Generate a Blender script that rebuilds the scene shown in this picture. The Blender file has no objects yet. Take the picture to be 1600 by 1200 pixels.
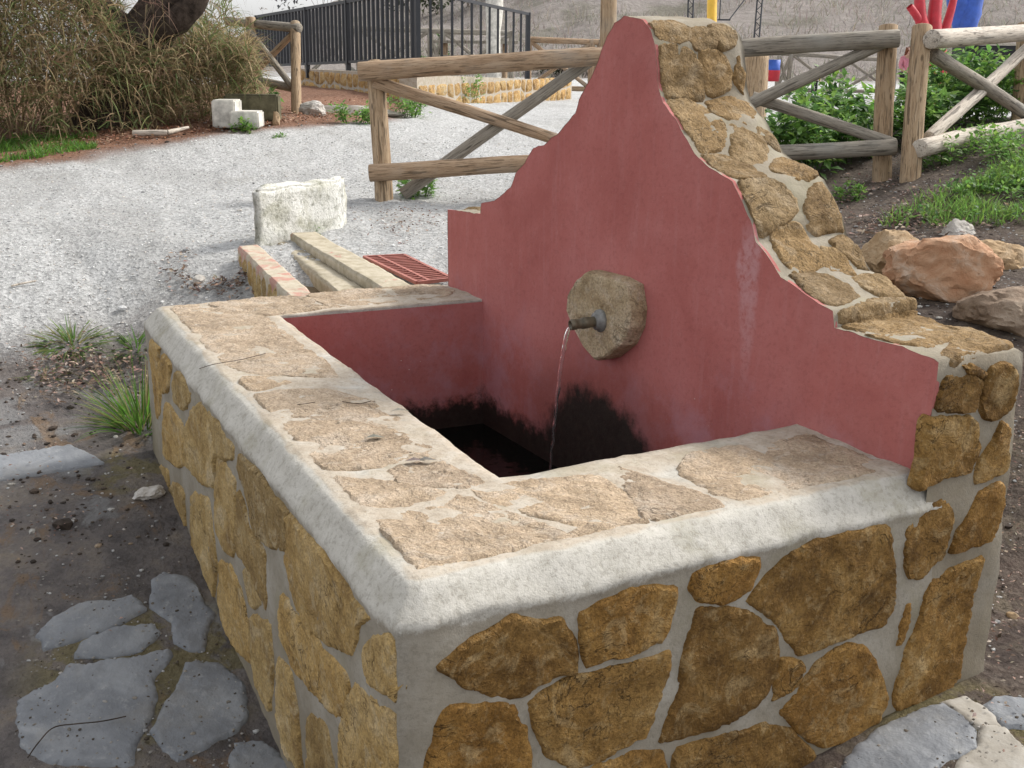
import bpy, bmesh, math, random
import numpy as np
from mathutils import Vector, Matrix, noise
rnd = random.Random(7)
R_ = math.radians
scene = bpy.context.scene
C = scene.collection

# ------------------------------------------------------------------ camera, sky, sun, exposure
F_PX = 1799.75
CAM = (2.14798, -0.85883, 1.81800)
ROT = (1.28874, -0.01047, 1.09904)
cd = bpy.data.cameras.new('camera'); cam = bpy.data.objects.new('camera', cd); C.objects.link(cam)
cam.location = CAM; cam.rotation_euler = ROT
cd.sensor_width = 36; cd.lens = F_PX / 1600 * 36; cd.clip_end = 3000; cd.clip_start = 0.05
scene.camera = cam
SUN_EL, SUN_AZ = R_(42), R_(93)          # sun stands behind the back wall
sdir = Vector((math.cos(SUN_EL) * math.cos(SUN_AZ), math.cos(SUN_EL) * math.sin(SUN_AZ), math.sin(SUN_EL)))
w = bpy.data.worlds.new('World'); scene.world = w; w.use_nodes = True
wn, wl = w.node_tree.nodes, w.node_tree.links
sky = wn.new('ShaderNodeTexSky'); sky.sky_type = 'NISHITA'; sky.sun_disc = False
sky.sun_elevation = SUN_EL; sky.sun_rotation = math.pi / 2 - SUN_AZ
sky.air_density = 1.0; sky.dust_density = 3.0; sky.ozone_density = 1.0
hs = wn.new('ShaderNodeHueSaturation'); hs.inputs['Saturation'].default_value = 0.14
veil = wn.new('ShaderNodeVectorMath'); veil.operation = 'ADD'; veil.inputs[1].default_value = (1.6, 1.62, 1.65)    # thin even overcast over the whole sky
wl.new(sky.outputs[0], hs.inputs['Color']); wl.new(hs.outputs[0], veil.inputs[0]); wl.new(veil.outputs[0], wn['Background'].inputs[0])
wn['Background'].inputs[1].default_value = 0.15
sl = bpy.data.lights.new('sun', 'SUN'); sl.energy = 2.4; sl.angle = R_(9.0); sl.color = (1.0, 0.95, 0.87)
so = bpy.data.objects.new('sun', sl); C.objects.link(so); so.rotation_euler = (-sdir).to_track_quat('-Z', 'Y').to_euler()
so.location = sdir * 60
vs = scene.view_settings
vs.view_transform = 'Standard'; vs.look = 'None'; vs.exposure = 0.47; vs.gamma = 1.0; vs.use_curve_mapping = False

# ------------------------------------------------------------------ helpers
RM = cam.rotation_euler.to_matrix()
CV = Vector(CAM)
FW = (RM @ Vector((0, 0, -1))); FW.z = 0; FW.normalize(); RT = Vector((FW.y, -FW.x, 0))
def ray(px, py): return RM @ Vector(((px - 800) / F_PX, (600 - py) / F_PX, -1.0))
def at(px, py, d): return CV + ray(px, py) * d
def onz(px, py, z): r = ray(px, py); return CV + r * ((z - CV.z) / r.z)
def onplane(px, py, p0, n): r = ray(px, py); return CV + r * ((p0 - CV).dot(n) / r.dot(n))
def dl(x, y):
    v = Vector((x - CV.x, y - CV.y, 0)); return v.dot(FW), v.dot(RT)
def wp(d, l): return (CV.x + FW.x * d + RT.x * l, CV.y + FW.y * d + RT.y * l)
def ss(a, b, x):
    t = min(1, max(0, (x - a) / (b - a))); return t * t * (3 - 2 * t)
def fbm(x, y, z=0.0, o=4): return noise.fractal(Vector((x, y, z)), 1.0, 2.0, o)
def ground_z(x, y):
    d, l = dl(x, y)
    u = -x; q = u + 1.2 * max(0, y) - 0.15 * min(0, y)
    z = 0.62 * ss(2.9, 6.2, q) + 0.018 * min(max(q - 6, 0), 16) - 0.5 * ss(24, 60, q)
    z += 0.2 * ss(9.5, 14, d) * (1 - ss(-3.2, 0.5, l)) * (1 - ss(30, 50, d))
    z += 0.42 * ss(1.6, 4.2, l) * ss(5.2, 8.5, d) * (1 - ss(11, 17, d))
    z -= 0.34 * ss(-3.3, -0.7, x) * ss(1.8, -0.2, y)
    if -2.95 < x < -0.12 and 0.12 < y < 1.75: z = min(z, -0.42)
    return z
def ground_n(x, y):
    k = 1 - 0.75 * ss(4.2, 3.4, -x)
    return k * (0.030 * fbm(x * 1.3, y * 1.3, 1.0) + 0.016 * fbm(x * 6, y * 6, 2.0))
def gp(px, py):
    r = ray(px, py); t = 0.8; t0 = t
    while t < 260:
        p = CV + r * t
        if p.z < ground_z(p.x, p.y): break
        t0 = t; t *= 1.03
    for _ in range(9):
        m = (t0 + t) / 2; p = CV + r * m
        if p.z < ground_z(p.x, p.y): t = m
        else: t0 = m
    p = CV + r * t
    return Vector((p.x, p.y, ground_z(p.x, p.y)))
def gxy(x, y): return Vector((x, y, ground_z(x, y)))

def mesh_obj(name, verts, faces, mat=None, parent=None, smooth=False, M=None, mats=None):
    me = bpy.data.meshes.new(name); me.from_pydata([tuple(v) for v in verts], [], faces); me.update()
    return link(name, me, mat, parent, smooth, M)
def link(name, me, mat=None, parent=None, smooth=False, M=None):
    if mat: me.materials.append(mat)
    if smooth: me.polygons.foreach_set('use_smooth', [True] * len(me.polygons))
    o = bpy.data.objects.new(name, me); C.objects.link(o)
    if M is not None: o.matrix_basis = M
    if parent is not None:
        o.parent = parent; o.matrix_parent_inverse = (WM[parent.name]).inverted()
    WM[o.name] = (M if M is not None else Matrix.Identity(4))
    return o
WM = {}
def sharp(o, ang=0.6): o.data.set_sharp_from_angle(angle=ang); return o
def thing(name, label, cat, loc, group=None):
    o = bpy.data.objects.new(name, None); C.objects.link(o); o.location = loc; o.empty_display_size = 0.1
    WM[o.name] = Matrix.Translation(Vector(loc)); return tag(o, label, cat, group)
def tag(o, label=None, cat=None, group=None, kind=None):
    if label: o['label'] = label
    if cat: o['category'] = cat
    if group: o['group'] = group
    if kind: o['kind'] = kind
    return o
def bm_obj(name, bm, mat, parent=None, smooth=False, M=None):
    bmesh.ops.recalc_face_normals(bm, faces=bm.faces[:])
    me = bpy.data.meshes.new(name); bm.to_mesh(me); bm.free()
    return link(name, me, mat, parent, smooth, M)
def color_attr(me, cols):      # one colour per vertex
    a = me.color_attributes.new('col', 'FLOAT_COLOR', 'POINT')
    a.data.foreach_set('color', np.concatenate([np.asarray(cols, dtype=np.float32), np.ones((len(cols), 1), np.float32)], 1).ravel())

# ------------------------------------------------------------------ materials
class MT:
    def __init__(s, name, rough=0.85, spec=0.3):
        s.m = bpy.data.materials.new(name); s.m.use_nodes = True; s.n = s.m.node_tree.nodes; s.l = s.m.node_tree.links
        s.b = s.n['Principled BSDF']; s.b.inputs['Roughness'].default_value = rough
        s.b.inputs['Specular IOR Level'].default_value = spec; s._c = None
    def coord(s, kind='Object', scale=(1, 1, 1)):
        t = s.n.new('ShaderNodeTexCoord'); mp = s.n.new('ShaderNodeMapping'); mp.inputs['Scale'].default_value = scale
        s.l.new(t.outputs[kind], mp.inputs[0]); return mp.outputs[0]
    def noise(s, sc, det=5, rough=0.6, vec=None, dist=0.0):
        n = s.n.new('ShaderNodeTexNoise'); n.inputs['Scale'].default_value = sc; n.inputs['Detail'].default_value = det
        n.inputs['Roughness'].default_value = rough; n.inputs['Distortion'].default_value = dist
        s.l.new(vec if vec is not None else s.coord(), n.inputs['Vector']); return n.outputs[0]
    def voro(s, sc, vec=None, feat='F1', out='Distance'):
        n = s.n.new('ShaderNodeTexVoronoi'); n.inputs['Scale'].default_value = sc; n.feature = feat
        s.l.new(vec if vec is not None else s.coord(), n.inputs['Vector']); return n.outputs[out]
    def ramp(s, fac, stops):
        r = s.n.new('ShaderNodeValToRGB'); e = r.color_ramp.elements
        for i, (p, c) in enumerate(stops):
            el = e[i] if i < 2 else e.new(p)
            el.position = p; el.color = (*c, 1) if len(c) == 3 else c
        s.l.new(fac, r.inputs[0]); return r.outputs[0]
    def mix(s, fac, a, b, mode='MIX'):
        m = s.n.new('ShaderNodeMix'); m.data_type = 'RGBA'; m.blend_type = mode
        for i, v in ((0, fac), (6, a), (7, b)):
            if isinstance(v, (int, float)): m.inputs[i].default_value = v
            elif isinstance(v, tuple): m.inputs[i].default_value = (*v, 1)
            else: s.l.new(v, m.inputs[i])
        return m.outputs[2]
    def math(s, op, a, b=0.0, clamp=False):
        m = s.n.new('ShaderNodeMath'); m.operation = op; m.use_clamp = clamp
        for i, v in ((0, a), (1, b)):
            if isinstance(v, (int, float)): m.inputs[i].default_value = v
            else: s.l.new(v, m.inputs[i])
        return m.outputs[0]
    def smooth(s, v, a, b):
        m = s.n.new('ShaderNodeMapRange'); m.interpolation_type = 'SMOOTHSTEP'
        m.inputs[1].default_value = a; m.inputs[2].default_value = b; s.l.new(v, m.inputs[0]); return m.outputs[0]
    def pos(s):
        g = s.n.new('ShaderNodeNewGeometry'); x = s.n.new('ShaderNodeSeparateXYZ'); s.l.new(g.outputs['Position'], x.inputs[0]); return x.outputs
    def rand(s): return s.n.new('ShaderNodeObjectInfo').outputs['Random']
    def attr(s, name='col'):
        a = s.n.new('ShaderNodeAttribute'); a.attribute_name = name; return a.outputs['Color']
    def col(s, c):
        if isinstance(c, tuple): s.b.inputs['Base Color'].default_value = (*c, 1)
        else: s.l.new(c, s.b.inputs['Base Color'])
        return s
    def bump(s, h, strength=0.5, dist=0.01):
        b = s.n.new('ShaderNodeBump'); b.inputs['Strength'].default_value = strength; b.inputs['Distance'].default_value = dist
        if s._c is not None: s.l.new(s._c, b.inputs['Normal'])
        s.l.new(h, b.inputs['Height']); s._c = b.outputs[0]; s.l.new(s._c, s.b.inputs['Normal']); return s
    def rough(s, v): s.l.new(v, s.b.inputs['Roughness']); return s

def offs_coord(t):      # object coords shifted per object so that neighbours differ
    c = t.coord(); a = t.n.new('ShaderNodeVectorMath'); a.operation = 'ADD'
    sc = t.math('MULTIPLY', t.rand(), 37.0); cb = t.n.new('ShaderNodeCombineXYZ')
    for i in range(3): t.l.new(sc, cb.inputs[i])
    t.l.new(c, a.inputs[0]); t.l.new(cb.outputs[0], a.inputs[1]); return a.outputs[0]

def stone_mat(name, dark, mid, light, pale, bumps=1.0, fleck=True, tint_k=1.0):
    t = MT(name, 0.86, 0.25); v = offs_coord(t)
    n1 = t.noise(4.5, 6, 0.66, v, 0.8); n2 = t.noise(30, 6, 0.75, v, 0.3); n4 = t.noise(110, 3, 0.8, v); n5 = t.noise(11, 5, 0.6, v, 1.2)
    base = t.ramp(n1, [(0.32, dark), (0.46, mid), (0.58, light), (0.74, pale)])
    tint = t.ramp(t.rand(), [(0.0, (0.74, 0.72, 0.72)), (0.25, (1.0, 0.96, 0.90)), (0.5, (1.14, 1.05, 0.90)), (0.75, (1.05, 1.05, 1.06)), (1.0, (0.86, 0.83, 0.78))])
    tint = t.mix(tint_k, (1.0, 1.0, 1.0), tint)
    base = t.mix(1.0, base, tint, 'MULTIPLY')
    base = t.mix(t.math('MULTIPLY', t.smooth(n5, 0.53, 0.66), 0.45), base, pale)
    base = t.mix(t.math('MULTIPLY', t.smooth(n2, 0.48, 0.33), 0.6), base, dark)
    base = t.mix(t.math('MULTIPLY', t.smooth(n2, 0.54, 0.68), 0.45), base, pale)
    base = t.mix(1.0, base, t.ramp(n4, [(0.32, (0.70, 0.68, 0.66)), (0.5, (1.0, 1.0, 1.0)), (0.68, (1.28, 1.28, 1.26))]), 'MULTIPLY')
    rid = t.smooth(t.math('ABSOLUTE', t.math('SUBTRACT', t.noise(5.5, 4, 0.6, v, 1.5), 0.5)), 0.012, 0.002)
    rid = t.math('MULTIPLY', rid, t.smooth(t.noise(3, 2, 0.5, v), 0.5, 0.62))
    base = t.mix(t.math('MULTIPLY', rid, 0.7), base, tuple(0.4 * k for k in dark))
    if fleck: base = t.mix(t.math('MULTIPLY', t.smooth(n4, 0.66, 0.74), 0.35), base, (0.62, 0.56, 0.45))
    t.col(base)
    t.bump(t.noise(14, 5, 0.7, v, 0.6), 0.75 * bumps, 0.05); t.bump(n2, 0.75 * bumps, 0.02); t.bump(n4, 0.6 * bumps, 0.006); t.bump(t.math('MULTIPLY', rid, -1.0), 0.6, 0.01)
    return t.m
M_FACE = stone_mat('ochre_stone', (0.120, 0.064, 0.018), (0.235, 0.130, 0.036), (0.315, 0.188, 0.060), (0.45, 0.33, 0.17))
M_SIDE = stone_mat('ochre_stone_side', (0.28, 0.185, 0.078), (0.43, 0.30, 0.125), (0.51, 0.375, 0.180), (0.57, 0.47, 0.31))  # lightened copy of the ochre stone; sky light on left face put into colour
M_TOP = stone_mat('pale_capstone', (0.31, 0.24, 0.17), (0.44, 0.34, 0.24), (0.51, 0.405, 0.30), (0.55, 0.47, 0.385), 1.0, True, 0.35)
M_CREST = stone_mat('crest_stone', (0.150, 0.094, 0.040), (0.245, 0.165, 0.078), (0.305, 0.218, 0.118), (0.39, 0.305, 0.20))
M_FARST = stone_mat('far_wall_stone', (0.18, 0.11, 0.05), (0.44, 0.27, 0.10), (0.50, 0.35, 0.16), (0.5, 0.42, 0.3))
def mortar_mat(name, crest=False):
    t = MT(name, 0.9, 0.2); x, y, z = t.pos()
    n1 = t.noise(5, 6, 0.65); n2 = t.noise(60, 4, 0.75); n3 = t.noise(16, 5, 0.7)
    if crest: c = t.ramp(n1, [(0.3, (0.215, 0.180, 0.130)), (0.5, (0.275, 0.240, 0.185)), (0.72, (0.345, 0.315, 0.265))])
    else:
        c = t.ramp(n1, [(0.3, (0.24, 0.21, 0.16)), (0.5, (0.315, 0.285, 0.235)), (0.72, (0.39, 0.365, 0.32))])
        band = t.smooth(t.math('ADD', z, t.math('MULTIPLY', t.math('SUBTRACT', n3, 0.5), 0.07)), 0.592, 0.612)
        c = t.mix(t.math('MULTIPLY', band, 0.85), c, t.ramp(n3, [(0.3, (0.38, 0.36, 0.315)), (0.48, (0.50, 0.48, 0.435)), (0.75, (0.58, 0.56, 0.515))]))  # pale cap mortar; light caught by the chamfer is put into its colour too
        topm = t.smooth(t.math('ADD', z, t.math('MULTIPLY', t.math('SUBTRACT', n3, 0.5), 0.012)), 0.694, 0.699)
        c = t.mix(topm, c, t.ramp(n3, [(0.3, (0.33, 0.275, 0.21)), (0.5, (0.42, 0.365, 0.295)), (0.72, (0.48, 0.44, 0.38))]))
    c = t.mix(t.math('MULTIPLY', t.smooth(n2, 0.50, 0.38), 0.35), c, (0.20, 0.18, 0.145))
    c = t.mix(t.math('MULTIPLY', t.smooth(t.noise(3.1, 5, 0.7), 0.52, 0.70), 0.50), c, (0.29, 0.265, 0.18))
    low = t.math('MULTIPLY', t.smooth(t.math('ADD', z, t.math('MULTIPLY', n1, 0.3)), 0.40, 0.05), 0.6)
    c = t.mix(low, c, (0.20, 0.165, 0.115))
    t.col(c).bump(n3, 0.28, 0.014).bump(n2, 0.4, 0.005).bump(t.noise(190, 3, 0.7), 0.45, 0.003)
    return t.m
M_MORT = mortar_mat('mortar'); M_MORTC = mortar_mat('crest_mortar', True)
SP = None
def plaster_mat():
    t = MT('red_plaster', 0.80, 0.25); x, y, z = t.pos()
    n1 = t.noise(2.6, 6, 0.6, None, 0.4); n2 = t.noise(26, 6, 0.7); ns = t.noise(3.0, 6, 0.65, t.coord('Object', (9, 9, 0.9)))
    c = t.ramp(n1, [(0.28, (0.340, 0.100, 0.090)), (0.5, (0.400, 0.130, 0.118)), (0.75, (0.45, 0.165, 0.155))])
    c = t.mix(t.math('MULTIPLY', t.smooth(ns, 0.50, 0.74), 0.22), c, (0.48, 0.24, 0.24))
    c = t.mix(t.math('MULTIPLY', t.smooth(n2, 0.55, 0.75), 0.16), c, (0.55, 0.30, 0.29))
    c = t.mix(t.math('MULTIPLY', t.smooth(t.noise(1.3, 4, 0.6, None, 0.6), 0.48, 0.68), 0.45), c, (0.44, 0.175, 0.165))
    c = t.mix(t.math('MULTIPLY', t.smooth(t.noise(60, 4, 0.75), 0.50, 0.36), 0.22), c, (0.20, 0.06, 0.055))
    # lime bloom low on the wall around the basin
    lime = t.math('MULTIPLY', t.smooth(t.math('ADD', z, t.math('MULTIPLY', n1, 0.9)), 1.30, 0.95), t.smooth(t.noise(5, 6, 0.7), 0.42, 0.66))
    c = t.mix(t.math('MULTIPLY', lime, 0.55), c, (0.44, 0.24, 0.28))
    # pale run under the crest
    P = SPOTS['streak']
    wob = t.math('MULTIPLY', t.math('SUBTRACT', t.noise(4, 4, 0.6), 0.5), 0.10)
    dx = t.math('ABSOLUTE', t.math('ADD', t.math('SUBTRACT', x, P[0]), wob))
    wid = t.math('MULTIPLY', t.smooth(z, P[1] - 0.45, P[2]), 0.055)
    st = t.math('MULTIPLY', t.smooth(t.math('SUBTRACT', dx, wid), 0.018, -0.012), t.math('MULTIPLY', t.smooth(z, P[1] - 0.4, P[1] + 0.2), t.smooth(z, P[2] + 0.06, P[2] - 0.06)))
    st = t.math('MULTIPLY', st, t.smooth(t.noise(30, 5, 0.7), 0.30, 0.6))
    c = t.mix(t.math('MULTIPLY', st, 0.5), c, (0.52, 0.33, 0.35))
    # chips
    chip = t.smooth(t.voro(23), 0.075, 0.05); chip = t.math('MULTIPLY', chip, t.smooth(t.noise(1.7, 2), 0.60, 0.66))
    c = t.mix(chip, c, (0.62, 0.52, 0.5))
    # black algae below the spout and along the water line
    S = SPOTS['algae']
    wn_ = t.math('MULTIPLY', t.math('SUBTRACT', t.noise(5.5, 7, 0.72), 0.5), 0.62)
    ex = t.math('DIVIDE', t.math('SUBTRACT', x, S[0]), S[2]); ez = t.math('DIVIDE', t.math('SUBTRACT', z, S[1]), S[3])
    rr = t.math('SQRT', t.math('ADD', t.math('MULTIPLY', ex, ex), t.math('MULTIPLY', ez, ez)))
    onwall = t.smooth(y, 1.25, 1.35)
    al = t.math('MULTIPLY', t.smooth(t.math('ADD', rr, wn_), 1.08, 0.86), onwall)
    band = t.smooth(t.math('ADD', z, t.math('MULTIPLY', wn_, 0.65)), 0.27, 0.17)
    al = t.math('MAXIMUM', al, band)
    damp = t.math('MULTIPLY', t.smooth(t.math('ADD', rr, wn_), 1.65, 1.0), onwall)
    c = t.mix(t.math('MULTIPLY', damp, 0.6), c, (0.21, 0.060, 0.050))
    c = t.mix(t.math('MULTIPLY', al, 0.96), c, t.ramp(n2, [(0.35, (0.006, 0.006, 0.005)), (0.7, (0.020, 0.019, 0.014))]))
    t.col(c).bump(t.noise(9, 6, 0.6), 0.25, 0.02).bump(t.noise(120, 4, 0.7), 0.35, 0.004)
    return t.m
def wood_mat(name, a, b, c_, gray=0.35):
    t = MT(name, 0.8, 0.25)
    tc = t.coord('Object', (9, 9, 0.7)); add = t.n.new('ShaderNodeVectorMath'); add.operation = 'ADD'
    cb = t.n.new('ShaderNodeCombineXYZ'); t.l.new(t.math('MULTIPLY', t.rand(), 50.0), cb.inputs[2]); t.l.new(tc, add.inputs[0]); t.l.new(cb.outputs[0], add.inputs[1])
    v = add.outputs[0]
    n = t.noise(3.5, 7, 0.65, v, 1.2); fine = t.noise(14, 5, 0.7, v)
    c = t.ramp(n, [(0.3, a), (0.5, b), (0.68, c_)])
    c = t.mix(t.math('MULTIPLY', t.smooth(fine, 0.50, 0.38), 0.6), c, tuple(0.35 * k for k in a))
    ck = t.smooth(t.noise(5, 2, 0.4, v), 0.375, 0.355); c = t.mix(t.math('MULTIPLY', ck, 0.6), c, tuple(0.15 * k for k in a))
    kn = t.smooth(t.voro(2.2, t.coord('Object', (4.5, 4.5, 1.6))), 0.13, 0.05)
    c = t.mix(t.math('MULTIPLY', kn, 0.75), c, tuple(0.3 * k for k in a))
    c = t.mix(t.math('MULTIPLY', t.smooth(t.noise(2.2, 4), 0.45, 0.7), gray), c, (0.30, 0.29, 0.26))
    t.col(c).bump(n, 0.35, 0.01).bump(fine, 0.4, 0.004)
    return t.m
M_WOODB = wood_mat('pine_log', (0.23, 0.145, 0.085), (0.34, 0.235, 0.150), (0.42, 0.31, 0.21), 0.4)
M_WOODP = wood_mat('pine_post', (0.26, 0.17, 0.098), (0.37, 0.265, 0.165), (0.45, 0.34, 0.23), 0.3)
M_WOODG = wood_mat('weathered_log', (0.17, 0.145, 0.115), (0.26, 0.23, 0.19), (0.35, 0.32, 0.27), 0.6)
M_WOODW = wood_mat('bleached_log', (0.40, 0.34, 0.28), (0.52, 0.46, 0.39), (0.60, 0.55, 0.48), 0.2)
def plain(name, c, rough=0.6, spec=0.4, n=12, amp=0.25, metal=0.0, bump=0.15):
    t = MT(name, rough, spec); t.b.inputs['Metallic'].default_value = metal
    k = t.noise(n, 5, 0.65)
    t.col(t.ramp(k, [(0.3, tuple(v * (1 - amp) for v in c)), (0.7, tuple(min(1, v * (1 + amp)) for v in c))])).bump(t.noise(n * 5, 4), bump, 0.006)
    return t.m
def attr_mat(name, rough=0.7, spec=0.3, trans=0.0, n=30, amp=0.25):
    t = MT(name, rough, spec); k = t.ramp(t.noise(n, 4, 0.6), [(0.3, (1 - amp,) * 3), (0.7, (1 + amp,) * 3)])
    c = t.mix(1.0, t.attr(), k, 'MULTIPLY'); t.col(c)
    if trans:
        tr = t.n.new('ShaderNodeBsdfTranslucent'); mx = t.n.new('ShaderNodeMixShader'); mx.inputs[0].default_value = trans
        t.l.new(c, tr.inputs[0]); t.l.new(t.b.outputs[0], mx.inputs[1]); t.l.new(tr.outputs[0], mx.inputs[2])
        t.l.new(mx.outputs[0], t.n['Material Output'].inputs[0])
    return t.m
M_LEAF = attr_mat('leaf', 0.5, 0.35, 0.5)
M_REED = attr_mat('dry_reed', 0.8, 0.2, 0.35)
M_PEB = attr_mat('pebble', 0.85, 0.25, 0, 60, 0.3)
M_LIT = attr_mat('litter', 0.85, 0.2, 0.1)
M_IRON = plain('black_iron', (0.022, 0.024, 0.030), 0.5, 0.4, 6, 0.2)
def slate_mat(name, k=1.0):
    t = MT(name, 0.66, 0.3); v = offs_coord(t)
    n = t.noise(4, 8, 0.65, v, 0.6); n2 = t.noise(30, 6, 0.7, v)
    c = t.ramp(n, [(0.3, (0.118, 0.126, 0.140)), (0.5, (0.168, 0.177, 0.192)), (0.7, (0.25, 0.260, 0.272))])
    c = t.mix(t.math('MULTIPLY', t.smooth(t.rand(), 0.2, 0.9), 0.2), c, (0.24, 0.255, 0.27))
    c = t.mix(t.math('MULTIPLY', t.smooth(n2, 0.55, 0.7), 0.4), c, (0.34, 0.34, 0.33))
    c = t.mix(t.math('MULTIPLY', t.smooth(t.noise(2.5, 5, 0.7, v), 0.50, 0.72), 0.30), c, (0.26, 0.235, 0.19))
    c = t.mix(1.0, c, (k, k, k), 'MULTIPLY')
    t.col(c).bump(t.noise(9, 7, 0.6, v), 0.5, 0.03).bump(n2, 0.45, 0.006)
    return t.m
M_SLATE = slate_mat('slate'); M_SLATED = slate_mat('dark_slate', 0.62); M_SLATEL = slate_mat('pale_slate', 1.1)
t = MT('pale_flagstone', 0.7, 0.3); n = t.noise(6, 7, 0.65, offs_coord(t))
t.col(t.ramp(n, [(0.3, (0.22, 0.195, 0.16)), (0.5, (0.31, 0.285, 0.245)), (0.7, (0.40, 0.38, 0.35))])).bump(n, 0.4, 0.02).bump(t.noise(60, 5), 0.3, 0.004); M_FLAG = t.m
t = MT('lichen_concrete', 0.9, 0.2); n = t.noise(5, 8, 0.7, None, 0.5)
c = t.ramp(n, [(0.28, (0.28, 0.275, 0.19)), (0.40, (0.54, 0.53, 0.46)), (0.52, (0.72, 0.71, 0.66)), (0.72, (0.80, 0.79, 0.76))])
c = t.mix(t.math('MULTIPLY', t.smooth(t.noise(26, 6, 0.75), 0.50, 0.36), 0.6), c, (0.16, 0.16, 0.11))
t.col(c).bump(t.noise(11, 8, 0.7), 0.8, 0.04).bump(t.noise(60, 5, 0.7), 0.5, 0.01); M_BLOCK = t.m
M_WHITE = plain('whitewash', (0.55, 0.53, 0.48), 0.85, 0.2, 9, 0.38, 0, 0.4)
t = MT('kerb_paint', 0.85, 0.2); n = t.noise(6, 7, 0.7, None, 0.5)
c = t.mix(t.smooth(n, 0.40, 0.52), (0.42, 0.23, 0.185), t.ramp(t.noise(16, 6, 0.7), [(0.3, (0.34, 0.28, 0.20)), (0.6, (0.48, 0.43, 0.34))]))
t.col(c).bump(t.noise(40, 6, 0.7), 0.4, 0.008); M_KERB = t.m
t = MT('kerb_worn', 0.85, 0.2); n = t.noise(4.5, 7, 0.7, None, 0.5)
c = t.mix(t.smooth(n, 0.60, 0.66), t.ramp(t.noise(14, 6, 0.7), [(0.3, (0.27, 0.23, 0.155)), (0.6, (0.45, 0.40, 0.31))]), (0.42, 0.18, 0.155))
t.col(c).bump(t.noise(40, 6, 0.7), 0.4, 0.008); M_KERBW = t.m
M_REDMET = plain('red_painted_iron', (0.33, 0.115, 0.09), 0.6, 0.4, 20, 0.3)
M_BRASS = plain('tarnished_pipe', (0.135, 0.115, 0.078), 0.5, 0.5, 30, 0.5, 0.3)
M_LEAD = plain('grey_collar', (0.20, 0.20, 0.19), 0.6, 0.4, 30, 0.4)
t = MT('pool_water', 0.04, 0.5); t.b.inputs['IOR'].default_value = 1.33; t.col((0.004, 0.0045, 0.004)).bump(t.noise(9, 3), 0.12, 0.02); M_WATER = t.m
t = MT('falling_water', 0.03, 0.5); t.b.inputs['Transmission Weight'].default_value = 0.97; t.b.inputs['IOR'].default_value = 1.33; t.col((0.97, 0.98, 1.0)); M_STREAM = t.m
def boulder_mat(name, a, b, c_):
    t = MT(name, 0.88, 0.2); n = t.noise(6, 8, 0.68, offs_coord(t), 0.5)
    c = t.ramp(n, [(0.3, a), (0.5, b), (0.7, c_)])
    pit = t.smooth(t.voro(9, offs_coord(t)), 0.16, 0.08); pit = t.math('MULTIPLY', pit, t.smooth(t.noise(5), 0.48, 0.58))
    c = t.mix(pit, c, tuple(0.25 * k for k in a))
    t.col(c).bump(n, 0.7, 0.04).bump(t.math('MULTIPLY', pit, -1.0), 0.7, 0.03).bump(t.noise(60, 6, 0.7), 0.5, 0.01); return t.m
M_BO = boulder_mat('orange_rock', (0.35, 0.165, 0.085), (0.46, 0.28, 0.175), (0.58, 0.47, 0.38))
M_BT = boulder_mat('tan_rock', (0.27, 0.18, 0.095), (0.40, 0.28, 0.165), (0.50, 0.39, 0.27))
M_BG = boulder_mat('grey_brown_rock', (0.15, 0.105, 0.075), (0.25, 0.185, 0.135), (0.37, 0.30, 0.235))
M_BW = boulder_mat('pale_rock', (0.36, 0.33, 0.29), (0.50, 0.47, 0.43), (0.60, 0.58, 0.55))

# ------------------------------------------------------------------ key points of the fountain
H = 0.70
A, B_, Cc = onz(640, 908, H), onz(246, 478, H), onz(1430, 736, H)
D_, E_, F_, G_ = onz(780, 748, H), onz(435, 493, H), onz(763, 466, H), onz(1240, 664, H)
LW = onz(698, 444, H)
wdir = (Cc - LW).normalized(); wn_ = Vector((-wdir.y, wdir.x, 0))           # wn_ points behind the wall (+y)
if wn_.y < 0: wn_ = -wn_
TH = 0.345
def onwall(px, py, off=0.0): return onplane(px, py, Cc - wn_ * off, wn_)
P1, P2 = onwall(1168, 500), onwall(1172, 360)
al0 = onwall(925, 705)
tip = onwall(890, 507, 0.16)
ZW = 0.09
SPOTS = {'streak': (P1.x, P1.z, P2.z), 'algae': (al0.x + 0.05, 0.10, 0.46, 0.42), 'zw': ZW}
M_RED = plaster_mat()

# ------------------------------------------------------------------ ground (setting)
def zones(x, y):        # weights: gravel path, red needle litter, wet mud
    d, l = dl(x, y); n = fbm(x * 0.9, y * 0.9, 3.3); n2 = fbm(x * 3, y * 3, 8.1)
    u = -x; q = u + 0.55 * max(0, y) - 0.25 * min(0, y)
    grav = ss(3.75, 4.9, q + 0.35 * n + 0.12 * n2)
    edge = l * 0.60 + (13.9 - d) + 0.0                       # far-left verge line
    verge = ss(0.5, -0.5, (12.6 + 0.62 * (l + 3.3)) - d - 0.5 * n + 40 * ss(-1.3, -0.2, l))
    verge = ss(-0.5, 0.5, d - (13.4 + 1.3 * (l + 2.63)) + 0.4 * n) * (1 - ss(-1.9, -1.3, l + 0.1 * n)) if d < 24 else 0
    right = ss(0.7, 1.5, l - 0.05 * (d - 6) + 0.3 * n) * (1 - ss(11, 14, d))
    grav *= (1 - verge) * (1 - right)
    needle = verge
    mud = ss(0.5, -0.25, abs(y + 0.60) - 0.70 + 0.35 * n) * ss(4.6, 3.6, u) * (1 - grav)
    mud = max(mud, 0.0)
    return grav, needle, mud
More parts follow.
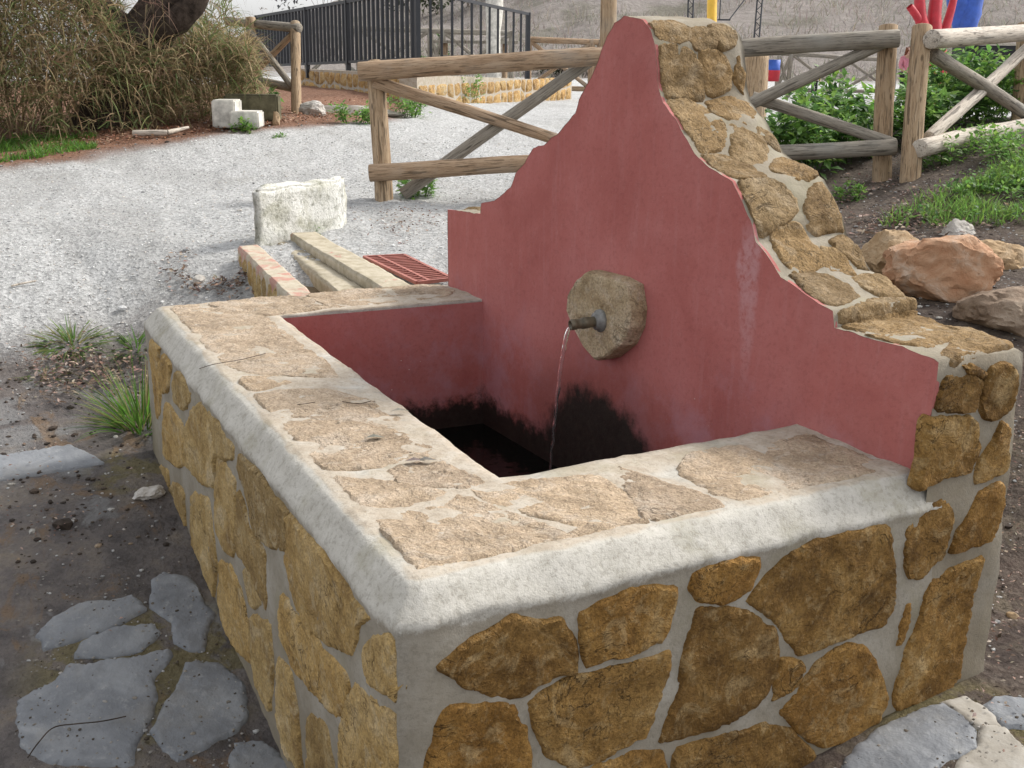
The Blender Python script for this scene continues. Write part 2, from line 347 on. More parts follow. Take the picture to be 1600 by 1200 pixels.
def build_ground():
    az = sorted(set([round(-24 + 0.2 * i, 3) for i in range(241)] + [round(24 + 4.5 * i, 3) for i in range(70)] ))
    az = [a for a in az if a < 336]
    rad = []; r = 0.5
    while r < 900: rad.append(r); r *= 1.0145 if r < 30 else (1.05 if r < 120 else 1.2)
    verts, cols, faces = [], [], []
    fa = math.atan2(FW.y, FW.x)
    for r in rad:
        for a in az:
            th = fa - R_(a); x, y = CV.x + r * math.cos(th), CV.y + r * math.sin(th)
            z = ground_z(x, y)
            if r < 40: z += ground_n(x, y)
            if r < 9: z += 0.005 * fbm(x * 25, y * 25, 5.0, 2)
            verts.append((x, y, z)); cols.append(zones(x, y) if r < 60 else (0.55, 0, 0))
    na = len(az)
    for i in range(len(rad) - 1):
        for j in range(na):
            k = (j + 1) % na
            faces.append((i * na + j, i * na + k, (i + 1) * na + k, (i + 1) * na + j))
    faces.append(tuple(range(na - 1, -1, -1)))
    t = MT('ground', 0.92, 0.2); v = t.coord()
    sp = t.n.new('ShaderNodeSeparateColor'); t.l.new(t.attr(), sp.inputs[0]); g, nd, mu = sp.outputs
    n1 = t.noise(1.6, 7, 0.65); n2 = t.noise(22, 6, 0.75); n3 = t.noise(90, 4, 0.75)
    dirt = t.ramp(n2, [(0.30, (0.055, 0.042, 0.034)), (0.5, (0.105, 0.082, 0.068)), (0.7, (0.19, 0.158, 0.13))])
    dirt = t.mix(t.math('MULTIPLY', t.smooth(n1, 0.45, 0.65), 0.5), dirt, (0.125, 0.085, 0.070))
    dirt = t.mix(t.math('MULTIPLY', t.smooth(n3, 0.62, 0.70), 0.45), dirt, (0.44, 0.42, 0.38))
    gr = t.ramp(t.voro(42, None, 'F1', 'Color'), [(0.1, (0.36, 0.36, 0.357)), (0.5, (0.49, 0.49, 0.486)), (0.9, (0.62, 0.62, 0.615))])
    gr = t.mix(t.math('MULTIPLY', t.smooth(n3, 0.47, 0.36), 0.5), gr, (0.17, 0.165, 0.155))
    gr = t.mix(t.math('MULTIPLY', t.smooth(n3, 0.56, 0.66), 0.45), gr, (0.60, 0.595, 0.585))
    gr = t.mix(t.math('MULTIPLY', t.smooth(n1, 0.52, 0.72), 0.35), gr, (0.30, 0.285, 0.26))
    gr = t.mix(t.math('MULTIPLY', t.smooth(t.noise(0.9, 4, 0.6, t.coord('Object', (0.35, 1.4, 1)), 0.5), 0.50, 0.62), 0.3), gr, (0.30, 0.292, 0.28))
    ne = t.ramp(n2, [(0.3, (0.12, 0.062, 0.040)), (0.5, (0.24, 0.125, 0.080)), (0.7, (0.36, 0.24, 0.17))])
    md = t.ramp(t.noise(4, 6, 0.7), [(0.35, (0.080, 0.071, 0.070)), (0.5, (0.145, 0.128, 0.122)), (0.62, (0.20, 0.172, 0.148)), (0.75, (0.27, 0.225, 0.16))])
    pt = t.noise(2.6, 5, 0.6, None, 0.7); pt2 = t.noise(3.4, 5, 0.62, t.coord('Object', (1, 1.7, 1)), 0.9)
    md = t.mix(t.math('MULTIPLY', t.smooth(pt, 0.54, 0.62), 0.65), md, (0.25, 0.25, 0.25)); md = t.mix(t.math('MULTIPLY', t.smooth(pt2, 0.56, 0.66), 0.7), md, (0.20, 0.13, 0.075))
    dirt = t.mix(t.math('MULTIPLY', t.smooth(pt2, 0.54, 0.66), 0.5), dirt, (0.20, 0.165, 0.115)); dirt = t.mix(t.math('MULTIPLY', t.smooth(pt, 0.47, 0.36), 0.6), dirt, (0.045, 0.033, 0.030))
    c = t.mix(g, dirt, gr); c = t.mix(nd, c, ne); c = t.mix(mu, c, md)
    px_, py_, pz_ = t.pos(); mz = t.noise(5, 5, 0.65)
    for cx, cy, rad in MOSS:
        ddx, ddy = t.math('SUBTRACT', px_, cx), t.math('SUBTRACT', py_, cy)
        rr = t.math('SQRT', t.math('ADD', t.math('MULTIPLY', ddx, ddx), t.math('MULTIPLY', ddy, ddy)))
        mk = t.math('MULTIPLY', t.smooth(rr, rad, rad * .55), t.smooth(mz, 0.42, 0.52))
        c = t.mix(t.math('MULTIPLY', mk, 0.8), c, t.ramp(n2, [(0.3, (0.10, 0.085, 0.035)), (0.55, (0.19, 0.16, 0.075)), (0.75, (0.28, 0.235, 0.14))]))
    t.col(c).rough(t.ramp(mu, [(0.0, (0.95,) * 3), (1.0, (0.68,) * 3)]))
    t.bump(t.voro(42), 0.6, 0.018).bump(n2, 0.8, 0.035).bump(n3, 0.7, 0.012)
    o = mesh_obj('ground', verts, faces, t.m, None, True); color_attr(o.data, cols); tag(o, kind='structure')
MOSS = [(*gp(230, 1050)[:2], .50), (*gp(225, 735)[:2], .30), (*gp(1500, 1130)[:2], .3)]
build_ground()

# ------------------------------------------------------------------ the fountain
fountain = thing('fountain', 'stone and red plaster water fountain with basin and curved back wall', 'fountain', (A + LW) / 2 * 1.0 - Vector((0, 0, H)))
def resample(poly, step):
    out = []; n = len(poly)
    for i in range(n):
        a, b = poly[i], poly[(i + 1) % n]; L = math.hypot(b[0] - a[0], b[1] - a[1]); k = max(1, int(round(L / step)))
        for j in range(k): out.append((a[0] + (b[0] - a[0]) * j / k, a[1] + (b[1] - a[1]) * j / k))
    return out
def chaikin(poly):
    out = []; n = len(poly)
    for i in range(n):
        a, b = poly[i], poly[(i + 1) % n]
        out.append((a[0] * .88 + b[0] * .12, a[1] * .88 + b[1] * .12)); out.append((a[0] * .12 + b[0] * .88, a[1] * .12 + b[1] * .88))
    return out
from mathutils.geometry import delaunay_2d_cdt
def make_stone(name, poly, fmap, mat, parent, h=0.010, rough=0.006, step=0.022, grow=0.004, seed=0, angular=False):
    """poly: outline in a surface's own 2D metres, fmap(u, v, height) -> world; the face rises out of the mortar and is uneven."""
    poly = resample(poly if angular else chaikin(poly), step); n = len(poly)
    cu, cv = sum(p[0] for p in poly) / n, sum(p[1] for p in poly) / n
    if sum(poly[i][0] * poly[(i + 1) % n][1] - poly[(i + 1) % n][0] * poly[i][1] for i in range(n)) < 0: poly = poly[::-1]
    j = []
    for a, b in poly:
        w = (0.016 * noise.noise(Vector((a * 11, b * 11, seed * 1.3))) if angular else 0) + 0.008 * noise.noise(Vector((a * 30, b * 30, seed * 3.7))) + 0.004 * noise.noise(Vector((a * 80, b * 80, seed))); r = math.hypot(a - cu, b - cv) + 1e-6
        f = 1 + (w + grow) / r; j.append((cu + (a - cu) * f, cv + (b - cv) * f))
    seg = np.array(j); nxt = np.roll(seg, -1, 0); ev = nxt - seg; el = (ev ** 2).sum(1) + 1e-12
    def bd(p):
        t_ = np.clip(((p - seg) * ev).sum(1) / el, 0, 1); return float(np.sqrt((((seg + ev * t_[:, None]) - p) ** 2).sum(1).min()))
    def inside(x, y):
        c = False
        for i in range(n):
            x1, y1 = j[i]; x2, y2 = j[(i + 1) % n]
            if (y1 > y) != (y2 > y) and x < (x2 - x1) * (y - y1) / (y2 - y1) + x1: c = not c
        return c
    us, vs_ = [p[0] for p in j], [p[1] for p in j]; pts = [Vector(p) for p in j]
    g = step * 0.85; y = min(vs_); row = 0
    while y < max(vs_):
        x = min(us) + (g / 2 if row % 2 else 0)
        while x < max(us):
            px_, py_ = x + rnd.uniform(-.2, .2) * g, y + rnd.uniform(-.2, .2) * g
            if inside(px_, py_) and bd(np.array((px_, py_))) > g * .35: pts.append(Vector((px_, py_)))
            x += g
        y += g * .87; row += 1
    out = delaunay_2d_cdt(pts, [], [list(range(n))], 1, 1e-6); P, FF = out[0], out[2]
    tl = (rnd.uniform(-.05, .05), rnd.uniform(-.05, .05)); ins = 0.009 if step < 0.04 else 0.02
    hs_ = []
    for p in P:
        d = bd(np.array((p.x, p.y))); k = min(1, d / ins); k = 1 - (1 - k) ** 2
        nz = 1.2 * noise.noise(Vector((p.x * 9, p.y * 9, seed * 1.9))) + 0.8 * noise.noise(Vector((p.x * 24, p.y * 24, seed * 5.1))) + 0.6 * noise.noise(Vector((p.x * 60, p.y * 60, seed)))
        nz += 0.9 * (round(2.2 * noise.noise(Vector((p.x * 7, p.y * 11, seed * 2.3)))) / 2.2)
        hs_.append(-0.004 + k * max(0.004 + h * 0.4, h + 0.004 + rough * nz + (p.x - cu) * tl[0] * h * 4 + (p.y - cv) * tl[1] * h * 4))
    V = [fmap(p.x, p.y, q) for p, q in zip(P, hs_)]; Fc = [tuple(f) for f in FF]
    m0 = len(V)
    for i in range(n): V.append(fmap(j[i][0], j[i][1], -0.03))
    for i in range(n): Fc.append((i, m0 + i, m0 + (i + 1) % n, (i + 1) % n))
    top = Vector(fmap(cu, cv, 1.0)) - Vector(fmap(cu, cv, 0.0))
    f0 = Fc[0]; nn = (Vector(V[f0[1]]) - Vector(V[f0[0]])).cross(Vector(V[f0[2]]) - Vector(V[f0[0]]))
    if nn.dot(top) < 0: Fc = [f[::-1] for f in Fc]
    return sharp(mesh_obj(name, V, Fc, mat, parent, True), 0.75)

# --- basin core (mortar mass), mapped onto the surveyed corners
def lerp(a, b, t): return a + (b - a) * t
def mid(a, b, c, d): return None
ov = wn_ * 0.05
g00, g30, g32, g02 = B_, A, Cc + ov, LW + ov
g11, g21, g12, g22 = E_, D_, F_ + ov, G_ + ov
fx1 = 0.125; fx2 = 0.85
g10, g20 = lerp(B_, A, 0.132), lerp(B_, A, 0.846)
g01, g31 = lerp(B_, LW, 0.32), lerp(A, Cc, 0.298)
XS = [-3.07, -2.66, -0.48, 0.0]; YS = [0.0, 0.46, 1.50]
GRID = [[g00, g01, g02], [g10, g11, g12], [g20, g21, g22], [g30, g31, g32]]
def warp(x, y):
    i = 0 if x < XS[1] else (1 if x < XS[2] else 2); j = 0 if y < YS[1] else 1
    s = (x - XS[i]) / (XS[i + 1] - XS[i]); t_ = (y - YS[j]) / (YS[j + 1] - YS[j])
    a = lerp(GRID[i][j], GRID[i + 1][j], s); b = lerp(GRID[i][j + 1], GRID[i + 1][j + 1], s); return lerp(a, b, t_)
def span(a, b, st):
    k = max(1, int(round((b - a) / st))); return [a + (b - a) * i / k for i in range(k + 1)]
RR = 0.022; CH, CHZ = 0.065, 0.085
nR_ = Vector(((Cc - A).y, -(Cc - A).x, 0)).normalized(); nL_ = Vector((-(B_ - A).y, (B_ - A).x, 0)).normalized()
if nL_.y > 0: nL_ = -nL_
if nR_.x < 0: nR_ = -nR_
def build_core():
    st = 0.03
    xs = sorted(set([round(v, 5) for v in [XS[0], XS[0] + .008, XS[0] + .016] + span(XS[0] + RR, XS[1], st) + span(XS[1], XS[2], st) + span(XS[2], XS[3] - RR, st) + [-.016, -.008, 0.0]]))
    ys = sorted(set([round(v, 5) for v in [0, .008, .016] + span(RR, YS[1], st) + span(YS[1], YS[2], st)]))
    zs = sorted(set([round(v, 5) for v in span(-0.75, H - 0.13, st) + span(H - 0.13, H - RR, 0.012) + [H - .016, H - .008, H]]))
    bm = bmesh.new(); cache = {}
    def vert(x, y, z):
        k = (x, y, z)
        if k in cache: return cache[k]
        X, Y, Z = x, y, z; nx = ny = nz = 0.0
        # round the outer upper edges and the near vertical corner
        dx = -x; dx2 = x - XS[0]; dy = y; dz = H - z
        e = [min(dx, RR), min(dy, RR), min(dz, RR), min(dx2, RR)]
        qx, qy, qz, qx2 = [1 - k_ / RR for k_ in e]
        m = max(qx, qy, qz, qx2); L = math.sqrt(qx * qx + qy * qy + qz * qz + qx2 * qx2)
        if L > m and L > 0:
            f = m / L
            X = x - (qx - qx * f) * RR + (qx2 - qx2 * f) * RR; Y = y + (qy - qy * f) * RR; Z = z - (qz - qz * f) * RR
        p = warp(X, Y); p.z = Z
        nn = Vector((qx - qx2, -qy, qz)); 
        if nn.length > 0: nn.normalize()
        amp = 0.007 * fbm(p.x * 6, p.y * 6, p.z * 6) + 0.0028 * fbm(p.x * 22, p.y * 22, p.z * 22, 2)
        side = 1 - qz
        if qy > .99 or qx > .99 or qx2 > .99:
            amp += 0.006 * noise.noise(Vector((p.x * 3, p.y * 3, p.z * 3)))
            wz = CHZ + 0.022 * noise.noise(Vector((p.x * 4, p.y * 4, 2))) + 0.010 * noise.noise(Vector((p.x * 15, p.y * 15, 4)))
            k_ = min(1.0, max(0.0, (H - Z) / wz)); cc = CH * k_
            if qy > .99: p += nL_ * cc
            if qx > .99: p += nR_ * cc
            if qx2 > .99: p -= nR_ * cc
            amp -= 0.006 * ss(1.0, 1.25, (H - Z) / wz)
        p += nn * amp
        v = bm.verts.new(p); cache[k] = v; return v
    def quad(*k):
        try: bm.faces.new([vert(*q) for q in k])
        except ValueError: pass
    for i in range(len(xs) - 1):
        for j in range(len(ys) - 1):
            cx, cy = (xs[i] + xs[i + 1]) / 2, (ys[j] + ys[j + 1]) / 2
            if XS[1] < cx < XS[2] and cy > YS[1]: continue
            quad((xs[i], ys[j], H), (xs[i + 1], ys[j], H), (xs[i + 1], ys[j + 1], H), (xs[i], ys[j + 1], H))
    for k in range(len(zs) - 1):
        z0, z1 = zs[k], zs[k + 1]
        for i in range(len(xs) - 1): quad((xs[i], 0, z0), (xs[i + 1], 0, z0), (xs[i + 1], 0, z1), (xs[i], 0, z1))
        for j in range(len(ys) - 1):
            quad((0.0, ys[j], z0), (0.0, ys[j + 1], z0), (0.0, ys[j + 1], z1), (0.0, ys[j], z1))
            quad((XS[0], ys[j], z0), (XS[0], ys[j], z1), (XS[0], ys[j + 1], z1), (XS[0], ys[j + 1], z0))
    # inner faces
    for k in range(len(zs) - 1):
        z0, z1 = zs[k], zs[k + 1]
        for i in range(len(xs) - 1):
            if xs[i] >= XS[1] - 1e-6 and xs[i + 1] <= XS[2] + 1e-6: quad((xs[i], YS[1], z0), (xs[i], YS[1], z1), (xs[i + 1], YS[1], z1), (xs[i + 1], YS[1], z0))
        for j in range(len(ys) - 1):
            if ys[j] >= YS[1] - 1e-6:
                for X in (XS[1], XS[2]): quad((X, ys[j], z0), (X, ys[j + 1], z0), (X, ys[j + 1], z1), (X, ys[j], z1))
    return bm_obj('basin', build_core_bm(bm), M_MORT, fountain, True)
def build_core_bm(bm): return bm
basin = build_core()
# red lining of the basin, set 6 mm inside the core
def wallquad(a, b, z0, z1, nu, nv, off):
    V, Fc = [], []
    for i in range(nu + 1):
        for k in range(nv + 1):
            p = lerp(a, b, i / nu); V.append((p.x + off.x, p.y + off.y, z0 + (z1 - z0) * k / nv))
    for i in range(nu):
        for k in range(nv): Fc.append((i * (nv + 1) + k, (i + 1) * (nv + 1) + k, (i + 1) * (nv + 1) + k + 1, i * (nv + 1) + k + 1))
    return V, Fc
def join(parts):
    V, Fc = [], []
    for v, f in parts: o = len(V); V += v; Fc += [tuple(i + o for i in q) for q in f]
    return V, Fc
lin = join([wallquad(E_, D_, -.2, H - .012, 30, 10, Vector((0, .009, 0))), wallquad(E_, F_, -.2, H - .012, 16, 10, Vector((.009, 0, 0))), wallquad(D_, G_, -.2, H - .012, 16, 10, Vector((-.009, 0, 0)))])
mesh_obj('basin_lining', *lin, M_RED, fountain, True)
mesh_obj('basin_floor', [(E_.x, E_.y, -.2), (D_.x, D_.y, -.2), (G_.x, G_.y + .05, -.2), (F_.x, F_.y + .05, -.2)], [(0, 1, 2, 3)], plain('basin_floor', (0.02, 0.02, 0.015)), fountain)
# water surface
V, Fc = [], []; land0 = onwall(851, 708, 0.255)
for i in range(161):
    for k in range(81):
        p = lerp(lerp(E_, D_, i / 160), lerp(F_, G_, i / 160), k / 80); rr = math.hypot(p.x - land0.x, p.y - land0.y)
        V.append((p.x, p.y, ZW + 0.0012 * noise.noise(Vector((p.x * 12, p.y * 12, 0))) + 0.0035 * math.cos(rr * 95) * math.exp(-rr * 5)))
for i in range(160):
    for k in range(80): Fc.append((i * 81 + k, (i + 1) * 81 + k, (i + 1) * 81 + k + 1, i * 81 + k + 1))
mesh_obj('water', V, Fc, M_WATER, fountain, True)

# --- stones on the two outer faces and the rim
nR = Vector(((Cc - A).y, -(Cc - A).x, 0)).normalized()        # right face, outward +x
nL = Vector((-(B_ - A).y, (B_ - A).x, 0)).normalized()
if nL.y > 0: nL = -nL
if nR.x < 0: nR = -nR
eR, eL = (Cc - A).normalized(), (B_ - A).normalized()
def face_map(o, e, n, lift=0.0):
    return lambda u, v, h: (o.x + e.x * u + n.x * (h + lift), o.y + e.y * u + n.y * (h + lift), v)
def to_face(px, o, e, n, lift=0.0, zmax=9.0, umin=-9.0):
    out = []
    for a, b in px:
        p = onplane(a, b, o + n * lift, n); out.append((max((p - o).dot(e), umin), min(p.z, zmax)))
    return out
RIGHT = [
 [(692,1045),(722,1018),(764,997),(809,973),(830,983),(869,973),(884,991),(897,1021),(897,1057),(869,1054),(839,1066),(815,1084),(770,1080),(740,1072)],
 [(912,961),(950,944),(995,928),(1052,923),(1049,955),(1034,1000),(995,1012),(953,1027),(923,1039)],
 [(887,1072),(920,1060),(965,1051),(1010,1036),(1043,1021),(1040,1054),(1025,1096),(1004,1150),(974,1163),(938,1183),(905,1195),(869,1180),(857,1168),(842,1135),(834,1105),(851,1087)],
 [(695,1120),(710,1111),(797,1109),(812,1144),(824,1200),(826,1260),(760,1270),(680,1260),(678,1200)],
 [(1093,896),(1126,877),(1183,857),(1181,896),(1167,921),(1141,936),(1097,936),(1086,921)],
 [(1174,943),(1192,918),(1240,870),(1284,833),(1379,804),(1390,833),(1394,899),(1394,943),(1379,976),(1335,987),(1258,1018),(1236,991),(1211,962)],
 [(1093,958),(1141,958),(1178,969),(1211,995),(1212,1028),(1203,1072),(1178,1101),(1130,1130),(1068,1149),(1038,1156),(1049,1112),(1071,1064),(1075,1024),(1086,987)],
 [(1225,1037),(1255,1046),(1240,1075),(1211,1090),(1218,1061)],
 [(1225,1112),(1255,1079),(1284,1042),(1321,1017),(1350,1019),(1368,1050),(1383,1090),(1372,1127),(1335,1152),(1291,1163),(1269,1152)],
 [(1060,1174),(1123,1156),(1203,1141),(1233,1149),(1269,1182),(1258,1230),(1150,1290),(1060,1260)],
 [(840,1215),(910,1212),(980,1185),(1030,1180),(1040,1230),(1000,1300),(860,1300)],
]
WALLEND = [
 [(1416,822),(1471,778),(1486,804),(1471,866),(1431,903),(1416,899),(1412,855)],
 [(1412,943),(1421,945),(1412,995),(1398,1006)],
 [(1475,588),(1512,584),(1531,597),(1520,640),(1472,641),(1460,637)],
 [(1547,576),(1571,572),(1590,579),(1592,627),(1581,635),(1552,653),(1533,648),(1533,613)],
 [(1452,659),(1509,651),(1525,664),(1525,701),(1509,739),(1475,741),(1437,764),(1433,755),(1448,707)],
 [(1563,664),(1583,664),(1584,693),(1573,733),(1541,747),(1520,755),(1523,728),(1547,696)],
 [(1525,776),(1552,757),(1574,756),(1566,795),(1546,840),(1482,866),(1497,825),(1518,783)],
 [(1444,915),(1489,888),(1528,873),(1533,878),(1514,941),(1500,1018),(1498,1056),(1475,1077),(1430,1098),(1398,1109),(1397,1074),(1412,1021),(1430,976)],
 [(1496,568),(1525,573),(1539,581),(1531,592),(1509,581)],
]
LEFT = [
 [(232,500),(245,513),(247,553),(250,637),(245,653),(240,603),(233,553)],
 [(253,533),(263,543),(265,577),(260,610),(252,613),(248,570)],
 [(272,557),(287,573),(297,597),(297,627),(283,638),(272,630),(270,597)],
 [(257,630),(273,650),(285,663),(287,727),(270,723),(255,713),(255,670)],
 [(300,643),(313,633),(327,667),(335,703),(332,760),(307,747),(290,727),(288,670)],
 [(320,617),(347,647),(362,673),(362,717),(340,710),(327,663)],
 [(373,683),(393,710),(407,723),(437,753),(443,777),(443,860),(420,850),(397,833),(383,770),(372,733)],
 [(340,720),(353,730),(366,760),(363,867),(347,853),(335,820)],
 [(370,764),(380,796),(390,836),(412,862),(412,896),(416,956),(400,920),(388,884),(368,866)],
 [(300,772),(324,784),(334,840),(336,888),(332,936),(316,900),(302,868),(297,820)],
 [(270,757),(285,767),(288,830),(275,820),(263,803),(263,770)],
 [(245,730),(262,733),(263,763),(260,783),(250,760)],
 [(446,784),(492,828),(532,888),(576,928),(556,976),(552,1024),(516,1004),(480,984),(456,928),(448,880)],
 [(440,932),(452,944),(472,980),(508,1020),(540,1052),(540,1096),(524,1120),(500,1092),(460,1048),(440,1000),(436,960)],
 [(600,980),(632,996),(644,1016),(636,1044),(628,1116),(604,1080),(580,1068),(568,1040),(568,1012)],
 [(556,1072),(588,1100),(620,1136),(640,1168),(642,1260),(540,1270),(528,1200),(532,1128)],
 [(432,1032),(452,1052),(460,1100),(468,1200),(448,1180),(432,1124)],
 [(482,1120),(508,1132),(518,1200),(520,1270),(480,1270),(480,1200)],
 [(344,880),(360,888),(376,920),(384,968),(396,1040),(372,1016),(348,980),(340,936)],
 [(380,892),(392,896),(408,944),(388,944)],
 [(388,968),(420,972),(424,1032),(420,1112),(400,1072),(392,1024)],
]
TOP = [
 [(262,477),(325,470),(419,494),(430,515),(468,538),(440,549),(412,552),(335,573),(307,542),(283,510)],
 [(328,468),(440,463),(482,466),(521,479),(475,489),(419,492),(346,479)],
 [(486,458),(580,451),(685,445),(722,454),(696,470),(615,475),(528,480)],
 [(349,575),(416,554),(475,549),(503,570),(517,587),(454,584),(412,580)],
 [(388,594),(426,591),(440,599),(398,606)],
 [(381,622),(440,615),(510,615),(556,626),(573,636),(510,643),(440,650),(405,652)],
 [(493,650),(563,643),(614,650),(601,664),(545,660)],
 [(430,671),(475,662),(545,664),(598,678),(650,696),(648,713),(598,720),(521,727),(475,729),(447,703)],
 [(626,737),(683,724),(738,749),(720,760),(649,752)],
 [(510,756),(604,756),(720,786),(765,805),(859,831),(840,850),(791,872),(743,895),(648,904),(612,869),(582,820),(552,790)],
 [(758,768),(833,756),(923,749),(960,775),(979,812),(923,816),(855,801),(788,783)],
 [(859,854),(930,824),(1013,820),(994,843),(915,862),(859,869)],
 [(963,728),(1011,749),(1081,776),(1130,797),(1108,809),(1054,814),(1016,797),(1000,770)],
 [(1070,706),(1156,701),(1215,733),(1258,754),(1221,770),(1188,785),(1129,765),(1086,738)],
 [(1204,690),(1280,684),(1333,711),(1387,733),(1333,749),(1264,752),(1221,722)],
]
for i, p in enumerate(RIGHT): make_stone('stone', to_face(p, A, eR, nR, CH, H - CHZ - .03, -CH + .035), face_map(A, eR, nR, CH - .004), M_FACE, basin, 0.007, 0.0042, 0.013, 0.021, seed=i)
for i, p in enumerate(LEFT): make_stone('stone', to_face(p, A, eL, nL, CH, H - CHZ - .035, -CH + .030), face_map(A, eL, nL, CH - .004), M_SIDE, basin, 0.007, 0.0040, 0.014, 0.019, seed=40 + i)
def topmap(u, v, h): return (u, v, H + h)
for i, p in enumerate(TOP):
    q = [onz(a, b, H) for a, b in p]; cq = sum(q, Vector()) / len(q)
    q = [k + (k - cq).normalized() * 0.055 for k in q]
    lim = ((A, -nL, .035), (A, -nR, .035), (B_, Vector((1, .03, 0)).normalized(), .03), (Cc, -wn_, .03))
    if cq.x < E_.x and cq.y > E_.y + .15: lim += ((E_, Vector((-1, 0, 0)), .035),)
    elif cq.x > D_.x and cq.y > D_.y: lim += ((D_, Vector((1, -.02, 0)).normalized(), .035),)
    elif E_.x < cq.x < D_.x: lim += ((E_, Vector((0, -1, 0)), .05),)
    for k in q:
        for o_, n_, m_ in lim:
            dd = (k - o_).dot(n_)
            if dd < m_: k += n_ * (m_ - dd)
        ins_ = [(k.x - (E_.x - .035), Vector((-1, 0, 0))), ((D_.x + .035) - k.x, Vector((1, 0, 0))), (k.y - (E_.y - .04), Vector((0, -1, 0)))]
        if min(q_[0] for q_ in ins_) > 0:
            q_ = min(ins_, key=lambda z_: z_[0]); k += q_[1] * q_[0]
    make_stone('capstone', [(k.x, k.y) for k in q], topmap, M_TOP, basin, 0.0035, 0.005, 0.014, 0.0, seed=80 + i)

# --- back wall
OUT = [(699,360),(701,327),(752,334),(753,318),(776,313),(800,291),(807,271),(821,255),(834,232),(851,226),(872,210),(900,177),(906,156),(917,135),(929,114),(938,90),(950,57),(962,36),(977,26),(992,26),(1006,31),(1019,49),(1025,67),(1028,95),(1030,134),(1037,160),(1058,186),(1074,217),(1087,240),(1105,258),(1146,284),(1155,302),(1168,327),(1177,353),(1183,377),(1199,397),(1222,431),(1235,441),(1266,464),(1302,485),(1305,511),(1336,521),(1377,534),(1413,542),(1452,557),(1467,567)]
W0 = LW.copy()
def wuv(px, py, off=0.0):
    p = onwall(px, py, off); return ((p - W0).dot(wdir), p.z)
prof = [wuv(*p) for p in OUT]
prof[0] = (prof[1][0] - 0.005, 0.8)
UEND = prof[-1][0]; ULEFT = prof[0][0]
def w3(u, z, dep): p = W0 + wdir * u + wn_ * dep; return (p.x, p.y, z)
# crest = profile from first upper left point to the shoulder end, resampled
crest = prof[1:]
def dense(pts, st):
    out = [pts[0]]
    for a, b in zip(pts, pts[1:]):
        L = math.hypot(b[0] - a[0], b[1] - a[1]); k = max(1, int(round(L / st)))
        out += [(a[0] + (b[0] - a[0]) * i / k, a[1] + (b[1] - a[1]) * i / k) for i in range(1, k + 1)]
    return out
cr = dense(crest, 0.022)
cr = [(u + 0.005 * noise.noise(Vector((u * 22, z * 22, 1))), z + 0.006 * noise.noise(Vector((u * 22, z * 22, 7)))) for u, z in cr]
SL = [0.0]
for a, b in zip(cr, cr[1:]): SL.append(SL[-1] + math.hypot(b[0] - a[0], b[1] - a[1]))
NRM = []
for i in range(len(cr)):
    a, b = cr[max(0, i - 2)], cr[min(len(cr) - 1, i + 2)]; t_ = Vector((b[0] - a[0], b[1] - a[1])).normalized(); NRM.append((-t_.y, t_.x))
import bisect
def thick(u): return 1.0 + 0.17 * ss(UEND - 0.25, UEND - 0.8, u)
def crest_pt(s, t_, h):
    i = min(len(SL) - 2, max(0, bisect.bisect_right(SL, s) - 1)); f = (s - SL[i]) / (SL[i + 1] - SL[i])
    u = cr[i][0] + (cr[i + 1][0] - cr[i][0]) * f; z = cr[i][1] + (cr[i + 1][1] - cr[i][1]) * f
    nu = NRM[i][0] + (NRM[i + 1][0] - NRM[i][0]) * f; nz = NRM[i][1] + (NRM[i + 1][1] - NRM[i][1]) * f
    return w3(u + nu * h, z + nz * h, t_ * thick(u))
def on_crest(px, py):
    r = ray(px, py); best = None
    for i in range(len(cr) - 1):
        a, b = Vector(w3(cr[i][0], cr[i][1], 0)), Vector(w3(cr[i + 1][0], cr[i + 1][1], 0))
        n = (b - a).cross(wn_); den = r.dot(n)
        if abs(den) < 1e-9: continue
        t_ = (a - CV).dot(n) / den; p = CV + r * t_; e = b - a; f = (p - a).dot(e) / e.dot(e); dep = (p - a).dot(wn_)
        dep /= thick(cr[i][0])
        if -0.001 <= f <= 1.001 and t_ > 0 and -0.02 < dep < TH + 0.06 and (best is None or t_ < best[0]): best = (t_, SL[i] + f * (SL[i + 1] - SL[i]), dep)
    return (best[1], best[2]) if best else None
# wall core: crest strip, back, ends, bottom
ND = 12; V, Fc = [], []
nc = len(cr)
for i in range(nc):
    for k in range(ND + 1):
        t_ = TH * k / ND if k else -0.0045; p = Vector(crest_pt(SL[i], t_, 0))
        e = 0.010 * fbm(p.x * 6, p.y * 6, p.z * 6) + 0.005 * fbm(p.x * 20, p.y * 20, p.z * 20, 2)
        rr = 0.015 * (max(0, 1 - k / 1.5) ** 2 + max(0, (k - ND + 1.5) / 1.5) ** 2) * (1 if k > 0 else 0)
        V.append(crest_pt(SL[i], t_, e * (0.15 if k in (0, ND) else 1) - rr))
for i in range(nc - 1):
    for k in range(ND): Fc.append((i * (ND + 1) + k, i * (ND + 1) + k + 1, (i + 1) * (ND + 1) + k + 1, (i + 1) * (ND + 1) + k))
uC0 = (Cc - W0).dot(wdir)
def lean_u(z): return (uC0 + 0.052 - UEND) * (1 - ss(0.55, 0.98, z))
def skirt(ids, zb, nz, off, lean=False):     # vertical curtain below a row of vertices
    prev = list(ids)
    for m in range(1, nz + 1):
        cur = []
        for i in ids:
            x, y, z = V[i]; zz = z + (zb - z) * m / nz
            a = 0.010 * fbm(x * 6, y * 6, zz * 6) + 0.004 * fbm(x * 20, y * 20, zz * 20, 2)
            lu = lean_u(zz) if lean else 0; V.append((x + off.x * a + wdir.x * lu, y + off.y * a + wdir.y * lu, zz)); cur.append(len(V) - 1)
        for a in range(len(ids) - 1): Fc.append((prev[a], prev[a + 1], cur[a + 1], cur[a]))
        prev = cur
